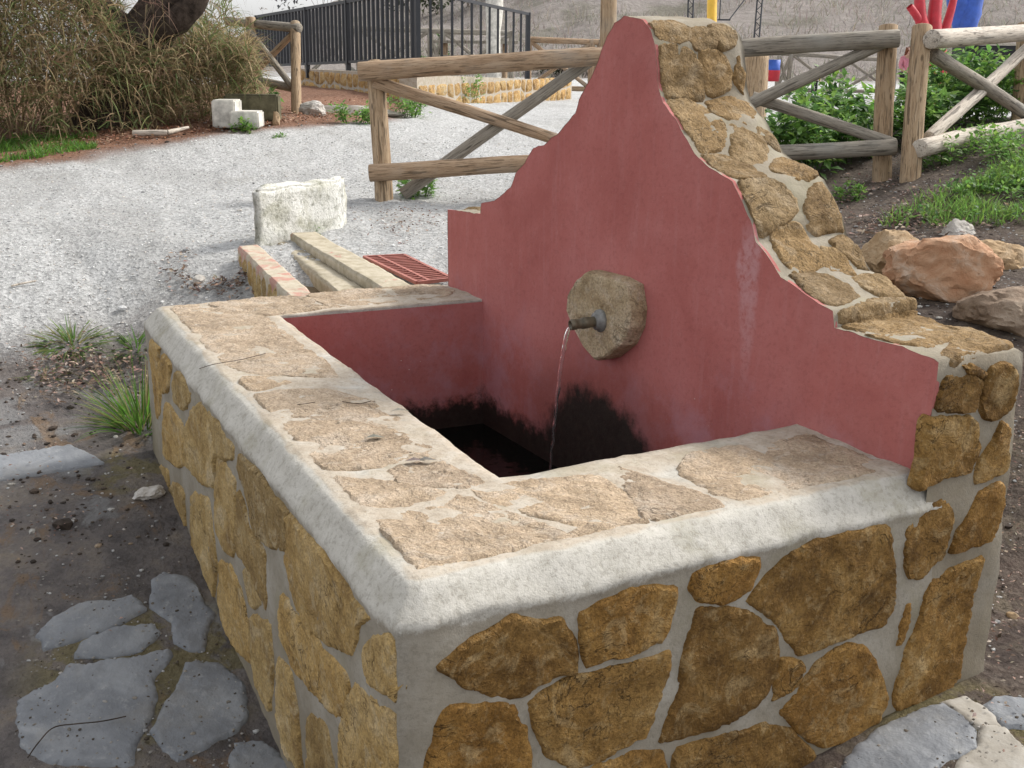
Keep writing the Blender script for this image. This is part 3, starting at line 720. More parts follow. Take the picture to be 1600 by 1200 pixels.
skirt([i * (ND + 1) + ND for i in range(nc)], -0.6, 26, wn_)
skirt([(nc - 1) * (ND + 1) + k for k in range(ND + 1)], -0.6, 34, wdir, True)
skirt([k for k in range(ND, -1, -1)], -0.6, 20, -wdir)
uc = (Cc - W0).dot(wdir) - 0.10; b0 = len(V)
V += [w3(uc, -.6, .002), w3(uC0, -.6, .002), w3(uC0, 0.7, .002), w3(uc, 0.7, .002)]; Fc.append((b0, b0 + 1, b0 + 2, b0 + 3))
b0 = len(V); nzs = 30
for j in range(nzs + 1):
    zz = -0.6 + (0.62 + 0.6) * j / nzs
    for kk in range(5):
        dep = 0.004 - 0.085 * kk / 4; x, y, _ = w3(UEND, zz, dep); a = 0.010 * fbm(x * 6, y * 6, zz * 6) + 0.004 * fbm(x * 20, y * 20, zz * 20, 2) - 0.022 * (kk / 4) ** 2; lu = lean_u(zz) + a
        V.append((x + wdir.x * lu, y + wdir.y * lu, zz))
for j in range(nzs):
    for kk in range(4): Fc.append((b0 + j * 5 + kk, b0 + j * 5 + kk + 1, b0 + (j + 1) * 5 + kk + 1, b0 + (j + 1) * 5 + kk))
back_wall = mesh_obj('back_wall', V, Fc, M_MORTC, fountain, True)
# plaster face, 4 mm proud
bm = bmesh.new()
loop = [(cr[0][0], -0.3)] + cr + [wuv(1462, 625), wuv(1447, 680), (wuv(1440, 735)[0], H), ((Cc - W0).dot(wdir) - 0.06, H - 0.02), ((Cc - W0).dot(wdir) - 0.06, -0.3)]
fr = [bm.verts.new(w3(u, z - (0.0005 if 0 < i <= nc else 0), -0.004)) for i, (u, z) in enumerate(loop)]
f = bm.faces.new(fr); ex = bmesh.ops.extrude_face_region(bm, geom=[f])
for v in [e for e in ex['geom'] if isinstance(e, bmesh.types.BMVert)]: v.co += wn_ * 0.012
bmesh.ops.triangulate(bm, faces=[q for q in bm.faces if len(q.verts) > 4])
bm_obj('plaster_face', bm, M_RED, fountain)
CREST = [
 [(1028,77),(1045,72),(1071,77),(1092,113),(1094,149),(1063,147),(1035,147),(1028,113)],
 [(1096,87),(1115,85),(1133,98),(1137,134),(1115,142),(1107,139),(1099,113)],
 [(1151,100),(1161,95),(1168,113),(1172,134),(1168,147),(1159,142),(1151,126)],
 [(1020,40),(1037,37),(1068,44),(1071,59),(1053,62),(1037,58),(1024,54)],
 [(1076,51),(1097,46),(1112,51),(1112,72),(1089,75)],
 [(1115,43),(1134,44),(1145,54),(1142,67),(1128,71),(1118,56)],
 [(1112,162),(1141,157),(1164,162),(1174,175),(1161,191),(1136,183),(1118,175)],
 [(1045,162),(1076,161),(1105,175),(1128,201),(1125,227),(1099,235),(1086,230),(1075,206),(1060,183)],
 [(1138,199),(1164,206),(1190,227),(1192,255),(1174,255),(1151,248),(1149,224)],
 [(1185,201),(1205,214),(1220,227),(1208,226),(1194,217)],
 [(1096,246),(1125,245),(1156,255),(1192,276),(1167,277),(1146,274),(1117,262)],
 [(1212,255),(1225,250),(1258,258),(1270,271),(1262,278),(1245,277),(1214,268)],
 [(1160,289),(1189,284),(1220,294),(1235,312),(1240,328),(1220,340),(1191,366),(1184,371),(1180,348),(1172,320)],
 [(1271,294),(1287,289),(1300,309),(1312,335),(1317,351),(1294,353),(1279,361),(1265,353),(1265,325)],
 [(1209,366),(1245,356),(1258,374),(1282,410),(1261,418),(1240,423),(1227,400)],
 [(1305,382),(1320,371),(1334,379),(1358,405),(1366,418),(1341,415),(1320,397)],
 [(1289,390),(1305,397),(1320,415),(1331,427),(1313,426),(1294,413)],
 [(1242,433),(1276,431),(1313,446),(1336,464),(1305,475),(1287,470),(1263,454)],
 [(1336,436),(1372,433),(1402,444),(1424,455),(1403,462),(1369,459),(1351,449)],
 [(1314,486),(1366,471),(1422,465),(1424,484),(1380,495),(1320,505)],
 [(1322,512),(1380,500),(1428,490),(1480,502),(1490,520),(1452,545),(1400,536)],
 [(1495,503),(1540,520),(1578,537),(1530,546),(1492,562),(1465,556),(1500,524)],
]
for i, p in enumerate(CREST):
    q = [on_crest(a, b) for a, b in p]; q = [k for k in q if k]
    if len(q) >= 4:
        q = [(a, min(max(b, 0.022), TH - 0.032)) for a, b in q]
        make_stone('stone', q, lambda s_, t_, h: crest_pt(s_, min(max(t_, 0.004), TH - 0.004), h), M_CREST, back_wall, 0.007, 0.0055, 0.013, 0.026, seed=120 + i)
    else: print('crest miss', i)
nW = wdir.copy(); UE = W0 + wdir * UEND
for i, p in enumerate(WALLEND):
    lo = lean_u(sum(onplane(a, b, UE, nW).z for a, b in p) / len(p))
    make_stone('stone', [(min(u_, TH - .03), v_) for u_, v_ in to_face(p, UE, wn_, nW, lo)], lambda u, v, h: face_map(UE, wn_, nW, lean_u(v))(u, v, h), M_FACE, back_wall, 0.013, 0.0042, 0.013, 0.013, seed=160 + i)
# back face and hidden upper left slope get rubble too
def rubble(u0, u1, v0, v1, su, sv, inside=None):
    nu, nv = max(1, round((u1 - u0) / su)), max(1, round((v1 - v0) / sv)); out = []
    P = {}
    for i in range(nu + 1):
        for j in range(nv + 1):
            P[i, j] = (u0 + (u1 - u0) * i / nu + (rnd.uniform(-.28, .28) * su if 0 < i < nu else 0), v0 + (v1 - v0) * j / nv + (rnd.uniform(-.28, .28) * sv if 0 < j < nv else 0))
    for i in range(nu):
        for j in range(nv):
            q = [P[i, j], P[i + 1, j], P[i + 1, j + 1], P[i, j + 1]]
            cx, cy = sum(a[0] for a in q) / 4, sum(a[1] for a in q) / 4
            if inside and not inside(cx, cy): continue
            out.append([(cx + (a - cx) * .86, cy + (b - cy) * .84) for a, b in q])
    return out
def crest_h(u):
    best = 0
    for a, b in zip(cr, cr[1:]):
        if min(a[0], b[0]) <= u <= max(a[0], b[0]) and b[0] != a[0]: best = max(best, a[1] + (b[1] - a[1]) * (u - a[0]) / (b[0] - a[0]))
    return best
Bk = W0 + wn_ * TH * 1.17
for i, q in enumerate(rubble(0.05, UEND - .05, 0.5, 1.9, 0.27, 0.22, lambda u, v: v < min(crest_h(u), crest_h(u - .12), crest_h(u + .12)) - 0.1)):
    make_stone('stone', q, lambda u, v, h: tuple(Vector((Bk.x + wdir.x * u + wn_.x * h, Bk.y + wdir.y * u + wn_.y * h, v))), M_CREST, back_wall, 0.014, 0.01, 0.05, seed=200 + i)
sA = on_crest(720, 326)
smid = next(SL[i] for i in range(nc) if cr[i][1] > 1.85)
for i, q in enumerate(rubble(0.03, smid, 0.03, TH - .03, 0.19, 0.145)):
    make_stone('stone', q, crest_pt, M_CREST, back_wall, 0.010, 0.008, 0.03, seed=260 + i)

# --- spout: rough stone, collar, pipe, falling water
SPO = [(900,437),(915,426),(936,431),(959,437),(979,448),(985,485),(982,513),(970,539),(945,559),(928,562),(911,542),(897,513),(885,485),(887,462)]
off = 0.075
sq = [((onwall(a, b, off) - W0).dot(wdir), onwall(a, b, off).z) for a, b in SPO]
def spmap(u, v, h): return w3(u, v, -off - h)
pts = resample(sq, 0.012); n = len(pts); cu = sum(p[0] for p in pts) / n; cv = sum(p[1] for p in pts) / n
V, Fc = [], []
for sc, dep in ((1.03, 0.0), (1.04, 0.03), (1.03, 0.055), (1.0, 0.072), (0.955, 0.079), (0.7, 0.081), (0.4, 0.081), (0.15, 0.081)):
    for a, b in pts:
        u, v = cu + (a - cu) * sc, cv + (b - cv) * sc; e = 0.010 * (round(3 * noise.noise(Vector((u * 8, v * 8, dep * 6 + 3)))) / 3) + 0.003 * fbm(u * 40, v * 40, dep * 10 + 3) if dep > 0 else 0
        V.append(w3(u + e * .5, v + e * .4, -dep - e))
for r in range(7):
    for k in range(n): Fc.append((r * n + k, r * n + (k + 1) % n, (r + 1) * n + (k + 1) % n, (r + 1) * n + k))
Fc.append(tuple(7 * n + k for k in range(n)))
M_SPO = stone_mat('spout_stone', (0.30, 0.225, 0.13), (0.44, 0.35, 0.225), (0.53, 0.44, 0.31), (0.60, 0.52, 0.41))
spout_stone = sharp(mesh_obj('spout_stone', V, Fc, M_SPO, fountain, True), 0.45)
def lathe(name, prof_, a, axis, mat, parent, seg=24, smooth=True):
    axis = axis.normalized(); s = axis.orthogonal().normalized(); t_ = axis.cross(s); V, Fc = [], []
    for l, r in prof_:
        for k in range(seg):
            th = 2 * math.pi * k / seg; V.append(a + axis * l + (s * math.cos(th) + t_ * math.sin(th)) * r)
    for i in range(len(prof_) - 1):
        for k in range(seg): Fc.append((i * seg + k, i * seg + (k + 1) % seg, (i + 1) * seg + (k + 1) % seg, (i + 1) * seg + k))
    return mesh_obj(name, V, Fc, mat, parent, smooth)
sb = onwall(938, 501, 0.08); stp = onwall(891, 508, 0.205); ax = (stp - sb)
LP = ax.length
lathe('collar', [(-.01, .0), (-.01, .045), (.010, .043), (.014, .034), (.024, .033), (.028, .0)], sb, ax, M_LEAD, spout_stone)
lathe('spout_pipe', [(-.01, .0200), (.045, .0200), (.05, .0220), (LP * .62, .0220), (LP * .64, .0192), (LP * .8, .0188), (LP * .82, .0205), (LP * .99, .0205), (LP, .0185), (LP, .0145), (LP * .75, .0140), (LP * .7, 0.0)], sb, ax, M_BRASS, spout_stone)
# falling stream
tipp = stp - Vector((0, 0, 0.008)); land = onwall(851, 708, 0.255); land = Vector((tipp.x - 0.02, land.y - .02, ZW)); V, Fc = [], []
N = 70; seg = 8
for i in range(N + 1):
    f = i / N; c = Vector((lerp(tipp.x, land.x, f ** .55), lerp(tipp.y, land.y, f ** .55), lerp(tipp.z, land.z, f)))
    c.x += 0.003 * math.sin(i * .9) * f; c.y += 0.003 * math.sin(i * .6 + 1) * f
    r = 0.0092 * (1 - 0.55 * f) * (1 + 0.3 * noise.noise(Vector((i * .55, 1, 2)))) 
    if f > 0.3: r *= 0.85 + 0.3 * abs(math.sin(i * 0.45 + 1.4 * noise.noise(Vector((i * .2, 5, 0)))))
    for k in range(seg):
        th = 2 * math.pi * k / seg; V.append(c + Vector((math.cos(th), math.sin(th), 0)) * max(r, 0.0012))
for i in range(N):
    for k in range(seg): Fc.append((i * seg + k, i * seg + (k + 1) % seg, (i + 1) * seg + (k + 1) % seg, (i + 1) * seg + k))
mesh_obj('water_stream', V, Fc, M_STREAM, fountain, True)

# ------------------------------------------------------------------ drain channel, grate, block
ZK = 0.665
def prism(name, quad, z0, z1, mat, parent, wob=0.006, nu=14, bev=0.008):
    a, b, c, d = [Vector((p.x, p.y, 0)) for p in quad]; bm = bmesh.new()
    vs_ = []
    for zz in (z0, z1):
        for p in (a, b, c, d): vs_.append(bm.verts.new((p.x, p.y, zz)))
    for f in ((0, 3, 2, 1), (4, 5, 6, 7), (0, 1, 5, 4), (1, 2, 6, 5), (2, 3, 7, 6), (3, 0, 4, 7)): bm.faces.new([vs_[i] for i in f])
    bmesh.ops.bevel(bm, geom=bm.edges[:], offset=bev, segments=2, affect='EDGES')
    bmesh.ops.subdivide_edges(bm, edges=[e for e in bm.edges if e.calc_length() > 0.12], cuts=nu, use_grid_fill=True)
    bmesh.ops.subdivide_edges(bm, edges=[e for e in bm.edges if e.calc_length() > 0.06], cuts=2, use_grid_fill=True)
    for v in bm.verts: v.co += Vector((fbm(v.co.x * 7, v.co.y * 7, v.co.z * 7), fbm(v.co.x * 7 + 9, v.co.y * 7, v.co.z * 7), fbm(v.co.x * 7, v.co.y * 7 + 9, v.co.z * 7))) * wob
    return bm_obj(name, bm, mat, parent, True)
ch0 = onz(450, 420, 0.55)
chan = thing('drain_channel', 'low drain channel with worn red painted kerbs beyond the basin rim', 'channel', ch0)
def ext(p, q, k): return p + (p - q) * k
k = [onz(371, 385, ZK), onz(403, 381, ZK), onz(488, 457, ZK), onz(443, 454, ZK)]; k[2] = ext(k[2], k[1], .1); k[3] = ext(k[3], k[0], .1)
lk = prism('kerb', k, 0.3, ZK, M_KERB, chan)
prism('channel_bed', [onz(400, 384, 0.55), onz(440, 384, 0.55), onz(545, 470, 0.55), onz(490, 475, 0.55)], 0.3, 0.53, plain('channel_silt', (0.16, 0.12, 0.075), 0.9, 0.2, 20, 0.4), chan)
k = [onz(437, 384, 0.61), onz(462, 381, 0.61), onz(566, 448, 0.61), onz(524, 453, 0.61)]; k[0] = ext(k[0], k[3], .12); k[1] = ext(k[1], k[2], .12); k[2] = ext(k[2], k[1], .1); k[3] = ext(k[3], k[0], .1)
prism('ledge', k, 0.3, 0.61, M_KERBW, chan)
k = [onz(458, 368, ZK), onz(499, 365, ZK), onz(640, 443, ZK), onz(592, 447, ZK)]; k[0] = ext(k[0], k[3], .05); k[1] = ext(k[1], k[2], .05); k[2] = ext(k[2], k[1], .06); k[3] = ext(k[3], k[0], .06)
prism('kerb', k, 0.3, ZK, M_KERBW, chan)
# small stones facing the outer side of the left kerb
ka, kb = onz(371, 385, ZK), onz(443, 454, ZK); ke = (kb - ka).normalized(); kn = Vector((ke.y, -ke.x, 0)); kn = kn if kn.y < 0 else -kn
for i in range(9):
    u0 = 0.03 + i * 0.155; make_stone('kerb_stone', [(u0, .44), (u0 + .11, .44), (u0 + .12, .62), (u0 + .05, .635), (u0 - .005, .6)], face_map(ka, ke, kn), M_SIDE, lk, 0.008, 0.004, 0.03, seed=300 + i)
# grate
gq = [onz(569, 402, .655), onz(631, 399, .655), onz(706, 436, .655), onz(652, 442, .655)]
grate = thing('drain_grate', 'rusty red iron drain grate set in gravel beside the plaster wall', 'grate', sum(gq, Vector()) / 4)
def bar(name, a, b, r, mat, parent, seg=6, r2=None, flat=1.0):
    ax_ = (b - a); L = ax_.length; q = ax_.to_track_quat('Z', 'Y'); M = Matrix.Translation(a) @ q.to_matrix().to_4x4(); V, Fc = [], []
    r2 = r if r2 is None else r2
    for l, rr in ((0, r), (L, r2)):
        for i in range(seg): th = 2 * math.pi * (i + .5) / seg; V.append((rr * math.cos(th), rr * flat * math.sin(th), l))
    for i in range(seg): Fc.append((i, (i + 1) % seg, seg + (i + 1) % seg, seg + i))
    Fc.append(tuple(range(seg - 1, -1, -1))); Fc.append(tuple(range(seg, 2 * seg)))
    return mesh_obj(name, V, Fc, mat, parent, seg > 6, M)
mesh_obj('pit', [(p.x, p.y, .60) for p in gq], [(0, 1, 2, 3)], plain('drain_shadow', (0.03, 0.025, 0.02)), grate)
for a, b in ((0, 1), (1, 2), (2, 3), (3, 0)): bar('frame', gq[a], gq[b], 0.013, M_REDMET, grate, 4)
bar('crosspiece', lerp(gq[0], gq[1], .35), lerp(gq[3], gq[2], .35), 0.012, M_REDMET, grate, 4)
for i in range(1, 16): bar('bar', lerp(gq[0], gq[3], i / 16), lerp(gq[1], gq[2], i / 16), 0.0085, M_REDMET, grate, 4)
# concrete block
bl = [gp(398, 383), gp(538, 356)]; bd = (bl[1] - bl[0]); bn = Vector((-bd.y, bd.x, 0)).normalized(); bn = bn if bn.x < 0 else -bn
zb = min(bl[0].z, bl[1].z) - .06
bm = bmesh.new(); hB = 0.40
vs_ = []
for zz in (zb, zb + hB):
    for p, o_ in ((bl[0], 0), (bl[1], 0), (bl[1], .17), (bl[0], .19)):
        q = p + FW * o_ * .9; vs_.append(bm.verts.new((q.x, q.y, zz + (0.02 if o_ else 0))))
for f in ((0, 3, 2, 1), (4, 5, 6, 7), (0, 1, 5, 4), (1, 2, 6, 5), (2, 3, 7, 6), (3, 0, 4, 7)): bm.faces.new([vs_[i] for i in f])
bmesh.ops.bevel(bm, geom=bm.edges[:], offset=0.015, segments=2, affect='EDGES')
bmesh.ops.subdivide_edges(bm, edges=bm.edges[:], cuts=11, use_grid_fill=True)
for v in bm.verts: v.co += 0.016 * Vector((fbm(v.co.x * 8, v.co.y * 8, v.co.z * 8), fbm(v.co.x * 8 + 9, v.co.y * 8, v.co.z * 8), fbm(v.co.x * 8, v.co.y * 8 + 9, v.co.z * 8)))
tag(bm_obj('concrete_block', bm, M_BLOCK, None, True), 'lichen stained whitish concrete block at the far end of the channel', 'block')

# ------------------------------------------------------------------ flagstones on the ground
SLABS = [
 ([(30,1096),(90,1066),(105,1042),(180,1033),(264,1018),(270,1027),(240,1060),(237,1114),(210,1162),(207,1195),(150,1198),(75,1192),(39,1168),(30,1129)], M_SLATE, 'large light grey slate slab at the lower left with a thin root on it'),
 ([(291,1039),(339,1039),(378,1066),(387,1096),(372,1144),(324,1165),(279,1189),(246,1159),(240,1141),(264,1099),(279,1066)], M_SLATE, 'dark blue grey five sided slate slab right of the largest slab'),
 ([(237,907),(258,898),(297,904),(312,937),(330,961),(318,1012),(294,1015),(273,1000),(270,970),(240,949)], M_SLATE, 'dark elongated slate slab closest under the left basin face'),
 ([(60,994),(84,967),(126,946),(201,934),(225,954),(186,976),(132,997),(72,1016)], M_SLATE, 'pale mud edged slate slab with a whitish patch, upper of two long ones'),
 ([(120,1018),(135,1003),(180,982),(231,976),(246,991),(219,1015),(168,1024),(120,1027)], M_SLATE, 'narrow grey slate slab just above the largest slab'),
 ([(363,1192),(372,1168),(411,1165),(435,1180),(450,1200),(455,1240),(370,1240)], M_SLATE, 'small dark slate piece at the foot of the basin corner, bottom edge'),
 ([(-70,722),(0,714),(108,697),(163,726),(83,740),(0,751),(-70,760)], M_SLATEL, 'pale flagstone lying alone on the wet mud at left edge'),
 ([(1321,1198),(1337,1166),(1402,1128),(1436,1112),(1474,1103),(1494,1117),(1517,1146),(1523,1173),(1470,1188),(1440,1240),(1330,1240)], M_SLATE, 'dark grey slate slab at the foot of the right stone face'),
 ([(1474,1101),(1510,1090),(1539,1108),(1562,1135),(1521,1135),(1492,1114)], M_FLAG, 'small beige flagstone beside the dark slab, near the wall end'),
 ([(1537,1105),(1562,1094),(1640,1100),(1640,1140),(1573,1139)], M_SLATE, 'greyish slate piece on the right picture edge'),
 ([(1530,1139),(1571,1141),(1610,1190),(1620,1240),(1450,1240),(1526,1175)], M_FLAG, 'large beige flagstone in the lower right corner'),
]
def dens_poly(p): return p
for i, (p, m, lab) in enumerate(SLABS):
    q = [gp(a, b) for a, b in p]; z0 = sum(k.z + ground_n(k.x, k.y) for k in q) / len(q) + 0.002
    o = make_stone('flagstone', [(k.x, k.y) for k in q], lambda u, v, h, z0=z0: (u, v, ground_z(u, v) + 0.6 * ground_n(u, v) + 0.004 + h), m, None, 0.006, 0.0026, 0.016, 0.012, seed=330 + i, angular=True)
    tag(o, lab, 'flagstone', 'flagstones set round the fountain')

# ------------------------------------------------------------------ log fences
def log(name, a, b, r, mat, parent, r2=None, seg=14, wob=0.022, rings=16, flare=0.0):
    ax_ = b - a; L = ax_.length; M = Matrix.Translation(a) @ ax_.to_track_quat('Z', 'Y').to_matrix().to_4x4(); V, Fc = [], []
    r2 = r * .94 if r2 is None else r2; sd = rnd.uniform(0, 99)
    ls = [0, 0.006] + [L * (i + 1) / rings for i in range(rings - 1)] + [L - .006, L]
    for q, l in enumerate(ls):
        rr = (r + (r2 - r) * l / L) * (0.93 if q in (0, len(ls) - 1) else 1)
        ox, oy = wob * .8 * noise.noise(Vector((l * .8, sd, 0))), wob * .8 * noise.noise(Vector((l * .8, sd, 9)))
        for i in range(seg):
            th = 2 * math.pi * i / seg; k = rr * (1 + 0.05 * noise.noise(Vector((math.cos(th) * 1.5, math.sin(th) * 1.5, l * 2.5 + sd))))
            V.append((ox + k * math.cos(th), oy + k * math.sin(th), l))
    nr = len(ls)
    for q in range(nr - 1):
        for i in range(seg): Fc.append((q * seg + i, q * seg + (i + 1) % seg, (q + 1) * seg + (i + 1) % seg, (q + 1) * seg + i))
    Fc.append(tuple(range(seg - 1, -1, -1))); Fc.append(tuple((nr - 1) * seg + i for i in range(seg)))
    return mesh_obj(name, V, Fc, mat, parent, True, M)
def down(p, k=0.25): return Vector((p.x, p.y, p.z - k))
# fence behind the fountain: left bay + right bay, one run of posts and rails
FD = 9.0
f1 = thing('log_fence', 'pine log fence with crossed braces running behind the fountain wall', 'fence', gp(600, 315))
bA = gp(602, 316); log('post', down(bA), at(586, 97, FD + .08), 0.073, M_WOODP, f1)
tp = at(951, 200, FD + .08); log('post', down(gxy(tp.x, tp.y)), at(954, -120, FD + .08), 0.068, M_WOODP, f1)
bB = gp(1383, 279); log('post', down(bB), at(1388, 40, 8.75), 0.074, M_WOODP, f1)
log('rail', at(560, 112, FD - .08), at(950, 88, FD - .08), 0.076, M_WOODB, f1)
log('rail', at(577, 271, FD - .10), at(960, 247, FD - .10), 0.068, M_WOODB, f1)
log('brace', at(585, 128, FD), at(890, 224, FD), 0.050, M_WOODB, f1, 0.045)
log('brace', at(628, 303, FD + .09), at(925, 92, FD + .09), 0.052, M_WOODG, f1, 0.048)
log('rail', at(945, 86, FD - .06), at(1405, 60, 8.6), 0.072, M_WOODG, f1)
log('rail', at(960, 247, FD - .08), at(1401, 231, 8.6), 0.062, M_WOODG, f1)
log('brace', at(1170, 164, 8.74), at(1385, 64, 8.68), 0.047, M_WOODG, f1)
log('brace', at(1175, 152, 8.82), at(1398, 224, 8.7), 0.046, M_WOODG, f1)
# second fence, starting at the next post and climbing the bank away to the right
f2 = thing('log_fence', 'bleached log fence climbing the weedy bank at the right edge', 'fence', gp(1425, 284))
log('post', down(gp(1424, 285)), at(1441, 41, 8.55), 0.076, M_WOODP, f2)
dR = 10.2
log('post', down(gxy(at(1600, 180, dR).x, at(1600, 180, dR).y), .3), at(1603, 36, dR), 0.075, M_WOODP, f2)
dk = plain('dark_end_grain', (0.035, 0.03, 0.026), 0.9, 0.2, 30, 0.4)
for a, b, r in (((1456, 61, 8.42), (1690, 46, 10.6), .071), ((1436, 233, 8.42), (1680, 176, 10.6), .068)):
    o = log('rail', at(*a), at(*b), r, M_WOODW, f2)
log('brace', at(1456, 84, 8.6), at(1650, 205, 10.3), 0.055, M_WOODG, f2)
log('brace', at(1452, 214, 8.6), at(1640, 45, 10.3), 0.050, M_WOODW, f2)
# far-left fence by the reeds
f3 = thing('log_fence', 'short log fence bay with crossed braces beside the reed thicket', 'fence', gp(462, 176))
d0 = 15.2
log('post', down(gp(462, 177)), at(462, 35, d0), 0.068, M_WOODP, f3)
log('post', down(gxy(at(394, 100, 15.6).x, at(394, 100, 15.6).y)), at(391, 27, 15.6), 0.070, M_WOODP, f3)
log('rail', at(468, 44, d0 - .08), at(355, 33, 16.0), 0.062, M_WOODG, f3)
log('rail', at(464, 139, d0 - .08), at(385, 122, 15.7), 0.058, M_WOODG, f3)
log('brace', at(457, 137, d0 - .1), at(388, 46, 15.6), 0.044, M_WOODG, f3)
log('brace', at(460, 50, d0 + .08), at(388, 124, 15.7), 0.044, M_WOODB, f3)
# distant fences
def far_fence(label, pts, hgt, d, wood):
    base = []
    for px, pt in pts:
        p = at(px, pt, d); base.append((gxy(p.x, p.y), p))
    f = thing('log_fence', label, 'fence', base[0][0])
    for g, p in base: log('post', down(g), p + Vector((0, 0, .06)), 0.085, wood, f, None, 8, .01, 5)
    for (g, p), (g2, p2) in zip(base, base[1:]):
        log('rail', p, p2, 0.07, wood, f, None, 8, .01, 5)
        lo, lo2 = g + Vector((0, 0, .22)), g2 + Vector((0, 0, .22)); log('rail', lo, lo2, 0.06, wood, f, None, 8, .01, 5)
        log('brace', p, lo2, 0.05, wood, f, None, 8, .01, 5); log('brace', lo, p2, 0.05, wood, f, None, 8, .01, 5)
    return f
far_fence('distant log fence seen just right of the black railing end', [(826, 62), (925, 66), (938, 66)], 1.1, 27, M_WOODB)
far_fence('distant grey log fence seen below the right rail, behind the bushes', [(1218, 84), (1236, 84), (1318, 90), (1400, 94)], 1.1, 38, M_WOODG)
far_fence('distant grey log fence seen through the black railing', [(478, 42), (560, 44), (672, 48), (692, 49), (800, 52)], 1.1, 30, M_WOODG)

# ------------------------------------------------------------------ low stone wall and iron railing behind
dC, dLw, dRw = 17.6, 23.5, 24.5
wc, wl_, wr_ = at(652, 168, dC), at(470, 137, dLw), at(893, 152, dRw)
zt = at(652, 116, dC).z
lw = thing('stone_wall', 'low ochre rubble stone wall carrying the black iron railing', 'stone wall', wc)
def wall_leg(a, b, ztop_a, ztop_b, th, seedb):
    e = Vector((b.x - a.x, b.y - a.y, 0)); L = e.length; e.normalize(); nn = Vector((e.y, -e.x, 0))
    if nn.dot(CV - a) < 0: nn = -nn
    V = []
    for p, zz in ((a, ztop_a), (b, ztop_b)):
        for o_, z_ in ((0, 0.3), (0, zz), (-th, zz), (-th, 0.3)): q = p + nn * o_; V.append((q.x, q.y, z_))
    Fc = [(0, 1, 5, 4), (1, 2, 6, 5), (2, 3, 7, 6), (0, 3, 2, 1), (4, 5, 6, 7)]
    mesh_obj('mortar_core', V, Fc, M_MORT, lw)
    zlow = min(a.z, b.z) - .05
    hh = (ztop_a + ztop_b) / 2
    for i, q in enumerate(rubble(0.04, L - .04, zlow, hh - .03, 0.34, 0.24)):
        make_stone('stone', q, face_map(a, e, nn), M_FARST, lw, 0.02, 0.012, 0.07, 0.01, seed=seedb + i)
ztL, ztR = at(470, 107, dLw).z, at(893, 126, dRw).z
wall_leg(wc, wr_, zt, ztR, .30, 400)
wall_leg(wc + (wl_ - wc) * .02, wl_, zt, ztL, .10, 480)
def railing(label, a, b, za, zb_, n, posts, hgt, rb_=.024):
    r = thing('iron_railing', label, 'railing', a)
    for k_ in posts:
        p = lerp(a, b, k_); bar('post', Vector((p.x, p.y, p.z - .15)), Vector((p.x, p.y, p.z + hgt + .03)), 0.055, M_IRON, r, 4)
    bar('top_rail', a + Vector((0, 0, hgt)), b + Vector((0, 0, hgt)), 0.038, M_IRON, r, 4)
    bar('bottom_rail', a + Vector((0, 0, .12)), b + Vector((0, 0, .12)), 0.034, M_IRON, r, 4)
    for i in range(1, n):
        p = lerp(a, b, i / n); bar('baluster', p + Vector((0, 0, .12)), p + Vector((0, 0, hgt)), rb_, M_IRON, r, 4)
rc, rl, rr_ = at(653, 104, 18.4), at(405, 112, 25.5), at(824, 112, 24.3)
railing('black iron railing section receding left behind the fence post', rc, rl, 0, 0, 42, (0.0, .36, .62, 1.0), 1.16, .036)
railing('black iron railing section receding right to its end post', rc + (rr_ - rc) * .01, rr_, 0, 0, 12, (1.0,), 1.16)
# picnic table behind the railing
pt = at(742, 118, 27); tb = thing('picnic_table', 'wooden picnic table behind the black railing', 'table', gxy(pt.x, pt.y)); g0 = gxy(pt.x, pt.y)
def box(name, c, sx, sy, sz, mat, parent, rz=0.0, bev=0.0):
    bm = bmesh.new(); bmesh.ops.create_cube(bm, size=1.0)
    for v in bm.verts: v.co = Vector((v.co.x * sx, v.co.y * sy, v.co.z * sz))
    if bev: bmesh.ops.bevel(bm, geom=bm.edges[:], offset=bev, segments=2, affect='EDGES')
    return bm_obj(name, bm, mat, parent, False, Matrix.Translation(c) @ Matrix.Rotation(rz, 4, 'Z'))
ra = math.atan2(RT.y, RT.x); zt_ = at(742, 66, 27).z
for i in range(4): box('plank', Vector((pt.x, pt.y, zt_)) + FW * (i * .2 - .3), 2.0, .18, .06, M_WOODG, tb, ra)
for s_ in (-1, 1):
    box('seat', Vector((pt.x, pt.y, zt_ - .32)) + FW * (s_ * .75), 2.0, .26, .06, M_WOODG, tb, ra)
    for k_ in (-.7, .7):
        c0 = Vector((pt.x, pt.y, 0)) + RT * k_
        log('leg', Vector((c0.x, c0.y, g0.z - .1)) + FW * (s_ * .6), Vector((c0.x, c0.y, zt_ - .03)) + FW * (s_ * .2), .06, M_WOODB, tb, None, 8, 0, 3)

